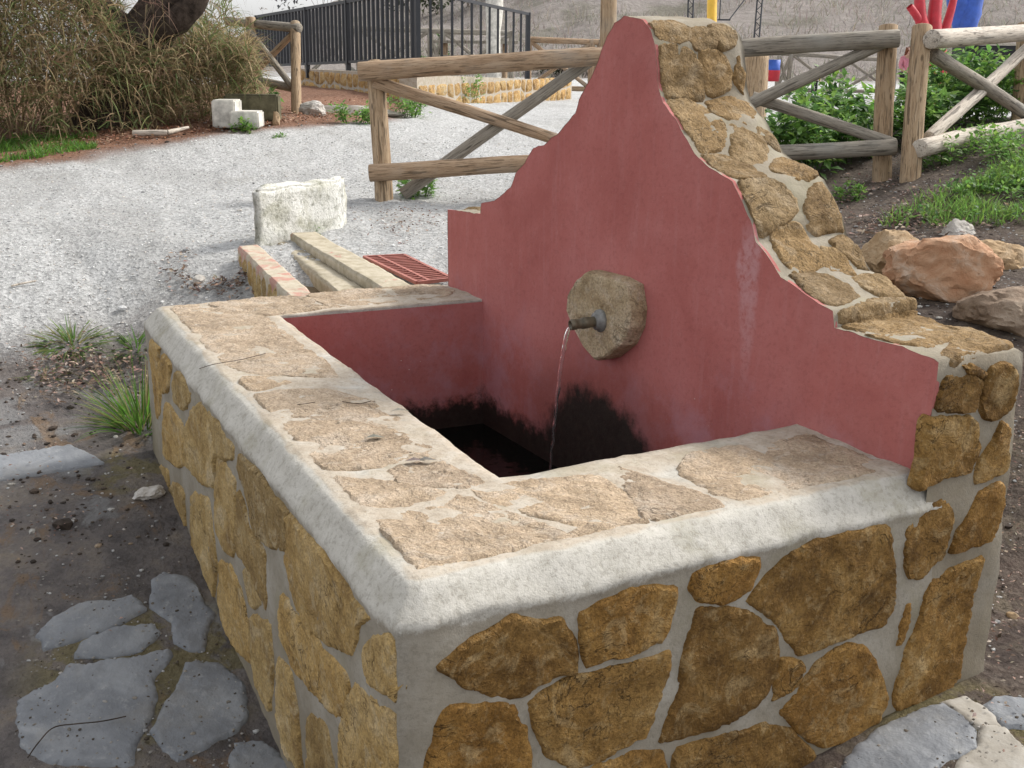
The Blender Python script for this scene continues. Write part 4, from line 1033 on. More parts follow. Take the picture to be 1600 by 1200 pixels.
# ------------------------------------------------------------------ boulders and loose rocks
def boulder(name, c, sx, sy, sz, mat, label, seed, rz=0.0, rough=0.22, sub=5, cat='boulder', group=None, flat=11):
    bm = bmesh.new(); bmesh.ops.create_icosphere(bm, subdivisions=sub, radius=1.0)
    rs = random.Random(seed); planes = []
    for _ in range(flat):
        n = Vector((rs.gauss(0, 1), rs.gauss(0, 1), rs.gauss(0, 1))).normalized(); planes.append((n, rs.uniform(.62, .88)))
    for v in bm.verts:
        p = v.co.copy()
        for n, dd in planes:
            k_ = p.dot(n)
            if k_ > dd: p -= n * (k_ - dd) * .96
        p *= 1 + rough * .6 * fbm(p.x * 1.6 + seed, p.y * 1.6, p.z * 1.6) + rough * .25 * fbm(p.x * 5 + seed, p.y * 5, p.z * 5) + .03 * fbm(p.x * 14 + seed, p.y * 14, p.z * 14, 2)
        v.co = Vector((p.x * sx, p.y * sy, p.z * sz))
    o = bm_obj(name, bm, mat, None, True, Matrix.Translation(c) @ Matrix.Rotation(rz, 4, 'Z'))
    sharp(o, 0.5)
    return tag(o, label, cat, group)
boulder('boulder', at(1474, 424, 5.9), .31, .24, .20, M_BO, 'large pitted orange boulder behind the stone step of the wall', 3, ra - .12)
boulder('boulder', at(1394, 400, 6.3), .20, .18, .15, M_BT, 'pale topped tan boulder half hidden left of the orange boulder', 11, .4)
boulder('boulder', at(1552, 416, 6.5), .22, .17, .15, M_BT, 'blocky tan boulder right of the orange boulder', 17, ra)
boulder('boulder', at(1582, 494, 5.5), .27, .25, .18, M_BG, 'grey brown boulder at the right edge above the wall shoulder', 21, .3)
boulder('boulder', at(1495, 368, 7.1), .12, .10, .10, M_BW, 'small smooth grey rock perched behind the orange boulder', 29, .2)
boulder('boulder', at(1452, 376, 7.2), .10, .07, .06, M_BT, 'small brown rock left of the smooth grey rock', 31, .2)
boulder('rock', gp(489, 180) + Vector((0, 0, .06)), .19, .13, .12, M_BW, 'white rough rock on the verge beside the far left fence post', 37, ra, cat='rock')
boulder('rock', gp(548, 176) + Vector((0, 0, .0)), .75, .16, .10, M_FLAG, 'long pale kerb stone on the verge behind the weeds', 38, ra, .1, cat='rock')
boulder('rock', gp(432, 196) + Vector((0, 0, .05)), .07, .06, .11, M_BT, 'small upright tan stone on the needle covered verge', 39, .1, cat='rock')
boulder('rock', gp(232, 775) + Vector((0, 0, .01)), .055, .075, .035, M_BW, 'lump of whitish mortar at the foot of the left basin face', 41, .5, .35, 4, 'rock')
boulder('rock', gp(312, 440) + Vector((0, 0, .01)), .045, .04, .03, M_BW, 'pale fist sized stone in the leaf litter beside the channel', 43, .2, .2, 3, 'rock')
boulder('rock', gp(1582, 963), .025, .018, .014, M_BT, 'small orange tan pebble right of the wall end', 47, .2, .1, 3, 'rock')
# whitewashed low blocks by the reeds
wb = gp(365, 196); bb = thing('whitewashed_kerb', 'low broken whitewashed block wall at the foot of the reeds', 'low wall', wb)
box('block', at(355, 177, 12.9), .26, .35, .30, M_WHITE, bb, ra, .015); box('block', at(386, 186, 12.8), .32, .3, .18, M_WHITE, bb, ra, .015)
box('backing', at(395, 168, 13.25), .62, .2, .30, plain('dark_mossy_block', (0.10, 0.09, 0.055), .9, .2, 10, .5), bb, ra, .02)
dw = thing('driftwood', 'bleached stick lying at the edge of the gravel below the reeds', 'stick', gp(250, 216))
a_, m_, b_ = gp(208, 216) + Vector((0, 0, .05)), gp(262, 216) + Vector((0, 0, .05)), gp(296, 210) + Vector((0, 0, .06))
log('branch', a_, m_, .035, M_WOODW, dw, .03, 8, .03, 8); log('branch', m_, b_, .03, M_WOODW, dw, .015, 8, .03, 8)

# ------------------------------------------------------------------ foliage builders
class Soup:
    def __init__(s): s.V, s.F, s.Cc = [], [], []
    def blade(s, p, dirv, L, w, droop, col, seg=3, side=None, tipdark=1.0):
        side = side or Vector((rnd.uniform(-1, 1), rnd.uniform(-1, 1), rnd.uniform(-.3, .3))).normalized()
        side = (side - dirv * side.dot(dirv))
        if side.length < 1e-3: side = dirv.orthogonal()
        side.normalize(); q = p.copy(); d = dirv.normalized(); b = len(s.V)
        for i in range(seg + 1):
            f = i / seg; ww = w * (1 - f ** 1.6) * .5
            if i < seg: s.V += [q - side * ww, q + side * ww]; s.Cc += [col, col]
            else: s.V.append(q.copy()); s.Cc.append(tuple(k * tipdark for k in col))
            d = (d + Vector((0, 0, -droop / seg))).normalized(); q = q + d * (L / seg)
        for i in range(seg - 1): s.F.append((b + 2 * i, b + 2 * i + 1, b + 2 * i + 3, b + 2 * i + 2))
        s.F.append((b + 2 * seg - 2, b + 2 * seg - 1, b + 2 * seg))
    def leaf(s, p, d, up, L, w, col):
        side = d.cross(up)
        if side.length < 1e-3: side = d.orthogonal()
        side.normalize(); n = side.cross(d).normalized(); b = len(s.V)
        s.V += [p, p + d * L * .45 - side * w * .5 + n * L * .06, p + d * L * .5, p + d * L * .45 + side * w * .5 + n * L * .06, p + d * L - n * L * .12]
        s.Cc += [col] * 5; s.F += [(b, b + 1, b + 2), (b, b + 2, b + 3), (b + 1, b + 4, b + 2), (b + 2, b + 4, b + 3)]
    def build(s, name, mat, parent=None, smooth=False):
        o = mesh_obj(name, s.V, s.F, mat, parent, smooth); color_attr(o.data, s.Cc); return o
def vary(c, a=0.25):
    k = 1 + rnd.uniform(-a, a); return tuple(max(0, v * k * (1 + rnd.uniform(-.08, .08))) for v in c)
G_LIGHT, G_MID, G_DARK = (0.23, 0.38, 0.08), (0.14, 0.275, 0.062), (0.065, 0.14, 0.04)
def rdir(zmin=-.2):
    while True:
        v = Vector((rnd.uniform(-1, 1), rnd.uniform(-1, 1), rnd.uniform(zmin, 1)))
        if .1 < v.length < 1: return v.normalized()
def bush(name, base, sx, sy, h, n, leaf, cols, label, cat='bush', group=None, nst=14):
    r = thing(name, label, cat, base, group); st, lf = Soup(), Soup()
    for i in range(nst):
        a = rnd.uniform(0, 6.28); k = math.sqrt(rnd.random()); top = base + Vector((math.cos(a) * k * sx, math.sin(a) * k * sy, h * rnd.uniform(.55, 1.0) * (1 - .35 * k * k)))
        b0 = base + Vector((math.cos(a) * k * sx * .5, math.sin(a) * k * sy * .5, -.03)); b0.z = ground_z(b0.x, b0.y) - .03
        dv = top - b0; st.blade(b0, dv.normalized(), dv.length, 0.012, .1, vary((0.07, 0.11, 0.035)), 4)
        m = max(3, n // nst)
        for j in range(m):
            f = rnd.uniform(.12, 1.0) ** .8; p = b0 + dv * f; d = rdir(-.35); d.z *= .7; d.normalize()
            p = p + d * rnd.uniform(.01, .05 + .12 * (1 - f)) * max(sx, .15)/.4
            c = vary(rnd.choice(cols)); L = leaf * rnd.uniform(.6, 1.25)
            lf.leaf(p, d, Vector((rnd.uniform(-.4, .4), rnd.uniform(-.4, .4), 1)), L, L * rnd.uniform(.45, .7), c)
    st.build('stem', M_LEAF, r); lf.build('foliage', M_LEAF, r); return r
def tuft(name, base, n, L, spread, w, cols, label, cat='grass tuft', droop=.9, group=None):
    s = Soup()
    for i in range(n):
        a = rnd.uniform(0, 6.28); k = rnd.random() ** .6; p = base + Vector((math.cos(a) * k * spread * .35, math.sin(a) * k * spread * .35, -.01)); p.z = ground_z(p.x, p.y) - .01
        d = (Vector((math.cos(a) * k * spread, math.sin(a) * k * spread, L * .8)).normalized() + rdir(-1) * .22).normalized()
        s.blade(p, d, L * rnd.uniform(.5, 1.1), w * rnd.uniform(.6, 1.2), droop * rnd.uniform(.3, 1.3), vary(rnd.choice(cols)), 4)
    return tag(s.build(name, M_LEAF), label, cat, group)

# big bushes behind the log fence on the right
BG = [G_LIGHT, G_MID, G_MID, G_DARK]
for px, py, d, sx, h, n, lab in (
  (1250, 270, 9.6, .42, .80, 1500, 'bright leafy bush seen left behind the right fence bay'),
  (1330, 262, 9.9, .40, .70, 1200, 'lower leafy bush beside the fence post, behind the right bay'),
  (1290, 250, 10.8, .5, .72, 1300, 'leafy bush standing farther back in the right fence bay'),
  (1420, 255, 10.2, .42, .55, 1300, 'green bush showing between the two close fence posts'),
  (1500, 240, 10.6, .55, .78, 1900, 'dark green bush behind the crossed bleached braces'),
  (1570, 225, 11.2, .55, .75, 1700, 'tall weeds at the right edge behind the bleached fence'),
  (1470, 215, 11.6, .45, .80, 1300, 'pale green bush behind the post below the red sculpture')):
    p = at(px, py, d); bush('bush', gxy(p.x, p.y), sx, sx, h, int(n * 0.8), .095, BG, lab, 'bush', 'bushes behind the right log fence', 26)
# small weeds
WD = [G_LIGHT, G_MID, G_MID]
for px, py, sx, h, n, lf, lab in (
  (548, 192, .33, .26, 500, .06, 'low green weed clump beside the white rock on the verge'),
  (640, 182, .34, .34, 600, .06, 'leafy weed clump at the foot of the low stone wall corner'),
  (733, 160, .42, .55, 420, .06, 'pale weed growing against the low ochre wall'),
  (655, 305, .20, .20, 420, .05, 'green weed at the foot of the leaning fence brace'),
  (415, 184, .22, .34, 220, .10, 'glossy dark leaved plant growing from the whitewashed block'),
  (493, 363, .035, .10, 60, .030, 'tiny weed sprouting at the base of the concrete block'),
  (1328, 312, .12, .16, 180, .045, 'small weed on the dirt below the right fence rail'),
  (1478, 258, .30, .22, 420, .05, 'low green weeds spilling below the bleached rail near its dark end'),
  (1545, 240, .36, .26, 520, .05, 'low green weeds under the middle of the bleached rail'),
  (1602, 250, .34, .26, 420, .05, 'low green weeds on the bank at the right edge below the bleached rail'),
  (80, 215, .14, .42, 160, .06, 'leafy green sprig in front of the reeds at left'),
  (755, 320, .05, .02, 10, .03, 'sprig of weed at the foot of the wall shoulder'),
  (378, 207, .16, .16, 180, .05, 'small weed in front of the whitewashed block'),
  (440, 216, .10, .05, 90, .035, 'flat green weed on the red needle verge'),
  (715, 262, .02, .02, 4, .02, 'x')):
    if lab == 'x' or px == 755: continue
    bush('weed', gp(px, py), sx, sx, h, n, lf, WD if px != 415 else [G_DARK, G_MID], lab, 'weed', None, max(6, n // 40))
tuft('grass_tuft', gp(222, 662), 230, .38, .36, .008, [(0.11, 0.25, 0.035), (0.15, 0.30, 0.05), (0.08, 0.17, 0.03), (0.13, 0.22, 0.05), (0.30, 0.26, 0.12)], 'tall bright green grass tuft against the left basin face', droop=.7)
tuft('grass_tuft', gp(112, 533), 260, .17, .42, .011, [(0.16, 0.23, 0.07), (0.11, 0.19, 0.05), (0.24, 0.24, 0.10)], 'low pale green grass clump at the gravel edge on the left', droop=1.0)
tuft('grass_tuft', gp(212, 540), 150, .14, .36, .010, [(0.10, 0.20, 0.04), (0.15, 0.24, 0.06)], 'low green weeds just left of the far basin corner', droop=1.0)
tuft('grass_tuft', gp(70, 585), 40, .10, .3, .008, [(0.16, 0.2, 0.08)], 'sparse grass seedlings on the leaf litter at far left', droop=1.0)
# grass on the left verge and the right bank
def grass(name, region, n, L, w, cols, label):
    s = Soup()
    for i in range(n):
        px, py = region(); p = gp(px, py)
        if fbm(p.x * 1.7, p.y * 1.7, 7) < -.12: continue
        d = (Vector((rnd.uniform(-.5, .5), rnd.uniform(-.5, .5), 1))).normalized()
        s.blade(p - Vector((0, 0, .01)), d, L * rnd.uniform(.5, 1.2), w, rnd.uniform(.3, 1.1), vary(rnd.choice(cols)), 2)
    return tag(s.build(name, M_LEAF), label, 'grass', kind='stuff')
def tri(x0, x1, y0, y1): return lambda: (rnd.uniform(x0, x1), rnd.uniform(y0, y1))
grass('grass', lambda: (lambda x: (x, rnd.uniform(215, 255 - x * .14)))(rnd.uniform(-120, 150)), 3800, .10, .016, [(0.13, 0.26, 0.04), (0.09, 0.19, 0.035)], 'bright green grass strip on the left verge')
def bankr():
    while True:
        x, y = rnd.uniform(1380, 1700), rnd.uniform(195, 355)
        if y > 345 - (x - 1395) * .45 + rnd.gauss(0, 9) and y < 360 - (x - 1395) * .12 + rnd.gauss(0, 14): return x, y
grass('grass', bankr, 5200, .12, .009, [G_LIGHT, G_MID, (0.14, 0.20, 0.06)], 'mixed grass and clover on the right bank')
s = Soup()
for i in range(2600):
    px, py = bankr(); p = gp(px, py) + Vector((0, 0, rnd.uniform(.01, .09)))
    if fbm(p.x * 1.5, p.y * 1.5, 3) < -.05: continue
    s.leaf(p, rdir(-.2), Vector((0, 0, 1)), rnd.uniform(.025, .05), rnd.uniform(.018, .035), vary(rnd.choice(BG)))
tag(s.build('ground_cover', M_LEAF), 'low clover like ground cover on the right bank', 'ground cover', kind='stuff')

# ------------------------------------------------------------------ reed thicket and leaning tree
def reeds():
    s = Soup(); dry = [(0.34, 0.255, 0.145), (0.26, 0.19, 0.11), (0.42, 0.33, 0.20), (0.19, 0.13, 0.08), (0.30, 0.235, 0.13)]; grn = [(0.19, 0.21, 0.085), (0.14, 0.18, 0.07)]
    def env(px):   # thicket height above the ground in metres
        return 2.9 - 1.85 * ss(120, 225, px) + .35 * ss(270, 330, px) - .45 * ss(350, 402, px)
    n = 0
    while n < 20000:
        px = rnd.uniform(-160, 402); row = rnd.random() ** 1.5
        fy = 226 - 0.06 * px - 14 * ss(250, 400, px); b = gp(px, max(fy, 196)) if False else None
        d = (11.5 + 1.8 * ss(0, 400, px)) + row * 2.4; p = at(px, 150, d); z0 = ground_z(p.x, p.y)
        hmax = env(px) * (0.72 + .28 * row) * (1 + .22 * noise.noise(Vector((px * .018, d * .8, 0))))
        hz = rnd.random() ** .9 * hmax
        if hz < .5 and row < .35 and rnd.random() < .6: hz += .4
        p = Vector((p.x, p.y, z0 + hz))
        g = fbm(px * .012, hz * 1.4, 5) + (.25 if 300 < px < 400 else 0)
        c = vary(rnd.choice(grn if rnd.random() < .26 + .5 * max(0, g) else dry), .3)
        out = (CV - p); out.z = 0; out.normalize()
        dv = (Vector((rnd.uniform(-.7, .7), rnd.uniform(-.7, .7), rnd.uniform(.1, 1.2))) + out * rnd.uniform(-.2, .6)).normalized()
        s.blade(p, dv, rnd.uniform(.20, .55), rnd.uniform(.008, .018), rnd.uniform(.7, 2.6), c, 4); n += 1
    for i in range(160):     # canes
        px = rnd.uniform(-160, 398); d = 11.8 + 1.8 * ss(0, 400, px) + rnd.random() * 2.3; p = at(px, 150, d); p.z = ground_z(p.x, p.y) - .05
        L = env(px) * rnd.uniform(.6, 1.12); dv = Vector((rnd.uniform(-.3, .3), rnd.uniform(-.3, .3), 1)).normalized()
        s.blade(p, dv, L, .022, rnd.uniform(.05, .5), vary(rnd.choice(dry)), 5)
    return tag(s.build('reed_thicket', M_REED), 'tangled dry reed thicket with tan and olive blades at upper left', 'reeds', kind='stuff')
reeds()
def limb(name, pts, rad, mat, parent, seg=14):
    V, Fc = [], []
    for i, (p, r) in enumerate(zip(pts, rad)):
        t_ = (pts[min(i + 1, len(pts) - 1)] - pts[max(i - 1, 0)]).normalized(); a = t_.cross(Vector((0.2, 1, .1))).normalized(); b = t_.cross(a)
        for k in range(seg):
            th = 2 * math.pi * k / seg; rr = r * (1 + .16 * noise.noise(Vector((math.cos(th) * 2, math.sin(th) * 2, i * .6)))); V.append(p + (a * math.cos(th) + b * math.sin(th)) * rr)
    for i in range(len(pts) - 1):
        for k in range(seg): Fc.append((i * seg + k, i * seg + (k + 1) % seg, (i + 1) * seg + (k + 1) % seg, (i + 1) * seg + k))
    return mesh_obj(name, V, Fc, mat, parent, True)
def curve(pts, rad, n=14):
    P, Rr = [], []
    m = len(pts) - 1
    for i in range(n + 1):
        f = i / n * m; k = min(m - 1, int(f)); t_ = f - k
        p0, p1, p2, p3 = pts[max(0, k - 1)], pts[k], pts[k + 1], pts[min(m, k + 2)]
        P.append(0.5 * ((2 * p1) + (p2 - p0) * t_ + (2 * p0 - 5 * p1 + 4 * p2 - p3) * t_ * t_ + (3 * p1 - p0 - 3 * p2 + p3) * t_ ** 3)); Rr.append(rad[k] + (rad[k + 1] - rad[k]) * t_)
    return P, Rr
M_BARK = plain('dark_bark', (0.055, 0.042, 0.034), .95, .15, 14, .6, 0, 0.9)
dT = 13.0
tb0 = at(150, 150, dT); tb0.z = ground_z(tb0.x, tb0.y) - .1
tree = thing('leaning_tree', 'dark leaning tree trunk with fine drooping twigs rising from the reeds', 'tree', tb0)
limb('trunk', *curve([tb0, at(205, 90, dT), at(240, 40, dT), at(290, -30, dT), at(330, -150, dT), at(330, -320, dT)], [.34, .30, .28, .29, .24, .13]), M_BARK, tree)
limb('limb', *curve([at(232, 60, dT - .1), at(285, 25, dT - .25), at(310, -10, dT - .3), at(300, -80, dT - .4)], [.13, .14, .13, .06]), M_BARK, tree)
limb('limb', *curve([at(215, 70, dT), at(120, -20, dT), at(40, -120, dT), at(-40, -200, dT)], [.2, .15, .11, .05]), M_BARK, tree)
s = Soup(); tw = [(0.26, 0.17, 0.13), (0.20, 0.13, 0.10), (0.30, 0.22, 0.15), (0.17, 0.15, 0.08)]
for c in range(360):
    px = rnd.uniform(-200, 400); py = rnd.uniform(-330, 25) if px < 250 else rnd.uniform(-330, -35); p0 = at(px, py, dT + rnd.uniform(-1.3, 1.3))
    for k in range(22): s.blade(p0 + rdir(-1) * .12, (rdir(-.6) + Vector((0, 0, -.3))).normalized(), rnd.uniform(.15, .5), rnd.uniform(.004, .008), rnd.uniform(.5, 1.8), vary(rnd.choice(tw)), 3)
s.build('crown', M_REED, tree)

# ------------------------------------------------------------------ hillside and far vegetation
def hill_pt(px, t_):
    ytop = 70 - 40 * ss(330, 470, px) - 30 * ss(470, 540, px) - 60 * ss(540, 680, px) - 190 * ss(660, 950, px) - 120 * ss(950, 1600, px)
    d = 62 + 150 * t_; p = at(px, 150, d); top = at(px, ytop, 212); z0 = 0.2
    t_ = max(t_, 0); z = z0 + (top.z - z0) * t_ ** 1.15
    z += (1.1 * fbm(p.x * .06, p.y * .06) + .5 * fbm(p.x * .25, p.y * .25)) * min(1, t_ * 6)
    return Vector((p.x, p.y, z))
V, Fc = [], []; NX, NT = 170, 60
for i in range(NX):
    for j in range(NT): V.append(hill_pt(-700 + 3400 * i / (NX - 1), -0.03 + 1.03 * j / (NT - 1)) if j else hill_pt(-700 + 3400 * i / (NX - 1), 0) - Vector((0, 0, 1)))
for i in range(NX - 1):
    for j in range(NT - 1): Fc.append((i * NT + j, (i + 1) * NT + j, (i + 1) * NT + j + 1, i * NT + j + 1))
t = MT('hillside', 0.95, 0.1); n1 = t.noise(.12, 6, .65); n2 = t.noise(1.3, 6, .7); n3 = t.noise(6, 5, .7)
c = t.ramp(n2, [(.3, (.23, .20, .185)), (.5, (.30, .27, .25)), (.7, (.37, .335, .31))])
c = t.mix(t.math('MULTIPLY', t.smooth(n1, .52, .66), .55), c, (.12, .12, .075)); c = t.mix(t.math('MULTIPLY', t.smooth(n3, .5, .38), .2), c, (.16, .135, .12))
t.col(c).bump(n2, .8, .5).bump(n3, .8, .2)
tag(mesh_obj('hillside', V, Fc, t.m, None, True), kind='structure')
s = Soup(); hg = [(0.34, 0.305, 0.275), (0.31, 0.275, 0.25), (0.37, 0.335, 0.30), (0.28, 0.245, 0.22), (0.26, 0.25, 0.19)]
for i in range(20000):
    px = rnd.uniform(560, 1750); t_ = rnd.random() ** 1.3 * .42; p = hill_pt(px, t_)
    if fbm(p.x * .15, p.y * .15, 4) < -.25: continue
    c = vary(rnd.choice(hg)); s.blade(p - Vector((0, 0, .05)), Vector((rnd.uniform(-.5, .5), rnd.uniform(-.5, .5), 1)).normalized(), rnd.uniform(.4, 1.0), rnd.uniform(.03, .08), rnd.uniform(.2, 1), c, 2)
tag(s.build('dry_grass', M_REED), 'grey dry grass covering the far hillside', 'dry grass', kind='stuff')
def shrub(p, sx, h, cols, label, n=700, lf=.3, name='shrub'):
    r = thing(name, label, 'shrub', p); st, s = Soup(), Soup()
    for i in range(7):
        st.blade(p + Vector((rnd.uniform(-.2, .2) * sx, rnd.uniform(-.2, .2) * sx, -.2)), Vector((rnd.uniform(-.5, .5), rnd.uniform(-.5, .5), 1)).normalized(), h * .8, .09, .1, (0.08, 0.06, 0.045), 3)
    cl = [(rdir(0), rnd.uniform(.45, 1)) for _ in range(16)]
    for i in range(n):
        c0, k = rnd.choice(cl); q = p + Vector((c0.x * sx * k, c0.y * sx * k, h * .15 + c0.z * h * .8 * k)) + rdir(-1) * rnd.random() * sx * .32
        s.leaf(q, rdir(-.6), Vector((0, 0, 1)), lf * rnd.uniform(.6, 1.2), lf * .5, vary(rnd.choice(cols), .35))
    st.build('stem', M_BARK and M_LEAF, r); s.build('foliage', M_LEAF, r)
OL = [(0.05, 0.065, 0.03), (0.07, 0.085, 0.04), (0.04, 0.05, 0.028)]; PU = [(0.13, 0.09, 0.085), (0.17, 0.12, 0.10), (0.10, 0.075, 0.06)]
shrub(hill_pt(680, .03), 1.1, 2.3, [G_MID, G_DARK, (0.08, 0.12, 0.04)], 'round green shrub seen through the railing beside the corner post', 900, .22)
shrub(hill_pt(650, .32), 3.5, 6, OL, 'dark tree mass on the slope above the railing corner', 1100, .5, 'shrub')
shrub(hill_pt(735, .30), 3.0, 4.5, OL, 'dark shrub high on the slope above the picnic table', 900, .5)
shrub(hill_pt(900, .012), 1.6, 1.3, PU, 'low dark bramble at the slope foot behind the distant fence', 600, .25)
shrub(hill_pt(850, .015), 1.5, 1.1, OL, 'low olive bramble at the slope foot beside the railing end', 600, .25)
shrub(hill_pt(1330, .30), 3.2, 4, PU, 'purplish bare shrub on the slope above the pink jacketed person', 800, .5)
shrub(hill_pt(1250, .33), 3.2, 3.5, PU, 'purplish bare shrub on the slope above the swing chains', 800, .5)
shrub(hill_pt(510, .9), 9, 9, [(0.13, 0.13, 0.13), (0.16, 0.16, 0.155)], 'hazy grey tree on the skyline above the railing', 700, 1.0)
shrub(hill_pt(575, .8), 9, 10, [(0.12, 0.12, 0.115), (0.15, 0.15, 0.14)], 'wide hazy grey tree on the skyline left of the dark tree mass', 800, 1.0)
shrub(hill_pt(410, .5), 1.2, 7, [(0.2, 0.17, 0.15)], 'thin bare sapling on the skyline behind the short fence bay', 160, .35)

# ------------------------------------------------------------------ playground things in the distance
M_PRED = plain('red_paint', (0.42, 0.022, 0.035), .5, .4, 3, .25); M_PBLU = plain('blue_paint', (0.035, 0.10, 0.42), .55, .4, 3, .3); M_PYEL = plain('yellow_paint', (0.70, 0.42, 0.05), .5, .4, 3, .2)
def sculpt(name, label, base_px, d, mat, limbs):
    p = at(base_px, 150, d); r = thing(name, label, 'painted tree', gxy(p.x, p.y))
    for i, (pts, rad) in enumerate(limbs):
        P = [at(a, b, d + e) for a, b, e in pts]
        if i == 0: P[0].z = ground_z(P[0].x, P[0].y) - .2
        limb('trunk' if i == 0 else 'limb', *curve(P, rad, 12), mat, r, 12)
sculpt('painted_tree', 'red painted bare tree with cut branches behind the fence posts', 1462, 33, M_PRED, [
  ([(1466, 160, 0), (1466, 90, 0), (1460, 45, 0), (1462, 0, 0), (1470, -90, 0)], [.26, .24, .20, .18, .10]),
  ([(1462, 80, -.1), (1442, 40, -.2), (1437, 0, -.2), (1434, -60, -.2)], [.16, .16, .15, .08]),
  ([(1438, 38, -.2), (1430, 22, -.4), (1421, 10, -.5)], [.10, .11, .10]),
  ([(1464, 75, .1), (1478, 40, .2), (1488, 8, .2), (1498, -40, .2)], [.13, .13, .11, .06])])
sculpt('painted_tree', 'blue painted thick forked tree trunk right of the red one', 1505, 35, M_PBLU, [
  ([(1506, 165, 0), (1506, 100, 0), (1507, 55, 0), (1500, 10, 0), (1488, -50, 0), (1478, -120, 0)], [.36, .32, .32, .36, .26, .14]),
  ([(1508, 60, -.1), (1516, 20, -.15), (1530, -25, -.2), (1545, -90, -.2)], [.28, .30, .24, .12])])
sculpt('painted_tree', 'yellow painted pole like trunk above the fountain crest', 1112, 36, M_PYEL, [([(1112, 165, 0), (1112, 90, 0), (1112, 30, 0), (1114, -30, 0), (1116, -120, 0)], [.16, .16, .155, .15, .12])])
# swing with lattice chains
sg = at(1131, 150, 30); sw = thing('swing', 'black swing seat hanging between lattice steel supports', 'swing', gxy(sg.x, sg.y))
box('seat', at(1131, 31, 30), .32, .16, .035, M_IRON, sw, ra)
for a, b in (((1124, 31, 30), (1132, -90, 30)), ((1140, 30, 30), (1205, -55, 30.5))): bar('rope', at(*a), at(*b), .016, M_IRON, sw, 5)
for px, py0, py1, lean in ((1078, 160, -60, 3), (1183, 160, -60, 9)):
    a0, a1 = at(px - 4 - lean, py0, 30), at(px - 4 + lean, py1, 30); b0, b1 = at(px + 4 - lean, py0, 30), at(px + 4 + lean, py1, 30)
    sup = bar('support', a0, a1, .022, M_IRON, sw, 5); bar('support', b0, b1, .022, M_IRON, sw, 5)
    for i in range(26):
        f, g_ = i / 26, (i + 1) / 26; bar('lacing', lerp(a0, a1, f) if i % 2 else lerp(b0, b1, f), lerp(b0, b1, g_) if i % 2 else lerp(a0, a1, g_), .012, M_IRON, sup, 4)
# litter bin, timber column, black trailer
bp = at(1208, 150, 30); g_ = gxy(bp.x, bp.y); bn_ = thing('litter_bin', 'blue over red litter bin hanging on a red post', 'bin', g_)
lathe('bin_body', [(0, 0), (0, .15), (.28, .165)], at(1208, 127, 30), Vector((0, 0, 1)), M_PRED, bn_, 20); lathe('bin_top', [(0, .168), (.27, .175), (.27, .13), (.2, .12)], at(1208, 110, 30), Vector((0, 0, 1)), M_PBLU, bn_, 20)
bar('post', Vector((at(1196, 150, 30).x, at(1196, 150, 30).y, g_.z - .1)), at(1197, 92, 30), .03, M_PRED, bn_, 8)
cp = at(1178, 150, 15.5); log('timber_column', down(gxy(cp.x, cp.y)), at(1178, 84, 15.5), .20, M_WOODP, None, .20, 20, .01, 10)
tag(bpy.data.objects['timber_column'], 'thick pale timber column just right of the fountain crest', 'column')
tr = thing('black_trailer', 'black box trailer behind the crossed braces at the right edge', 'trailer', gxy(at(1560, 150, 28).x, at(1560, 150, 28).y))
M_BLK = plain('black_panel', (0.012, 0.012, 0.014), .55, .3, 8, .3)
zc = at(1560, 105, 28); box('box', zc, 2.0, 1.0, 1.0, M_BLK, tr, ra, .03)
for s_ in (-.5, .5): bar('wheel', zc + RT * s_ - FW * .5 - Vector((0, 0, .62)), zc + RT * s_ - FW * .38 - Vector((0, 0, .62)), .25, M_BLK, tr, 16)
pl = at(772, 150, 26); wpole = thing('white_pillar', 'white wrapped pillar standing behind the black railing', 'pillar', gxy(pl.x, pl.y))
g_ = gxy(pl.x, pl.y); limb('shaft', *curve([down(g_), at(771, 60, 26), at(773, 5, 26), at(772, -80, 26)], [.16, .16, .2, .24], 8), M_WHITE, wpole, 10)

# ------------------------------------------------------------------ people
M_SKIN = plain('skin', (0.42, 0.25, 0.18), .6, .3, 20, .1); M_PINK = plain('pink_jacket', (0.52, 0.20, 0.24), .7, .3, 9, .2); M_TROU = plain('dark_trousers', (0.02, 0.02, 0.024), .8, .2)
M_HAIR = plain('auburn_hair', (0.16, 0.055, 0.025), .6, .3, 30, .4); M_BJ = plain('blue_jacket', (0.04, 0.09, 0.40), .7, .3, 9, .2); M_CAP = plain('white_cap', (0.75, 0.74, 0.72), .8, .2); M_DH = plain('dark_hair', (0.02, 0.015, 0.012), .6, .3); M_YJ = plain('yellow_jacket', (0.35, 0.33, 0.06), .7, .3)
def skinned(name, verts, edges, radii, mat, parent, M, root=0):
    me = bpy.data.meshes.new(name); me.from_pydata(verts, edges, []); me.update(); o = link(name, me, mat, parent, False, M)
    o.modifiers.new('skin', 'SKIN'); sv = me.skin_vertices[0].data
    for i, r in enumerate(radii): sv[i].radius = (r, r) if not isinstance(r, tuple) else r
    sv[root].use_root = True; md = o.modifiers.new('sub', 'SUBSURF'); md.levels = 1; md.render_levels = 2
    o.modifiers['skin'].use_smooth_shade = True; return o
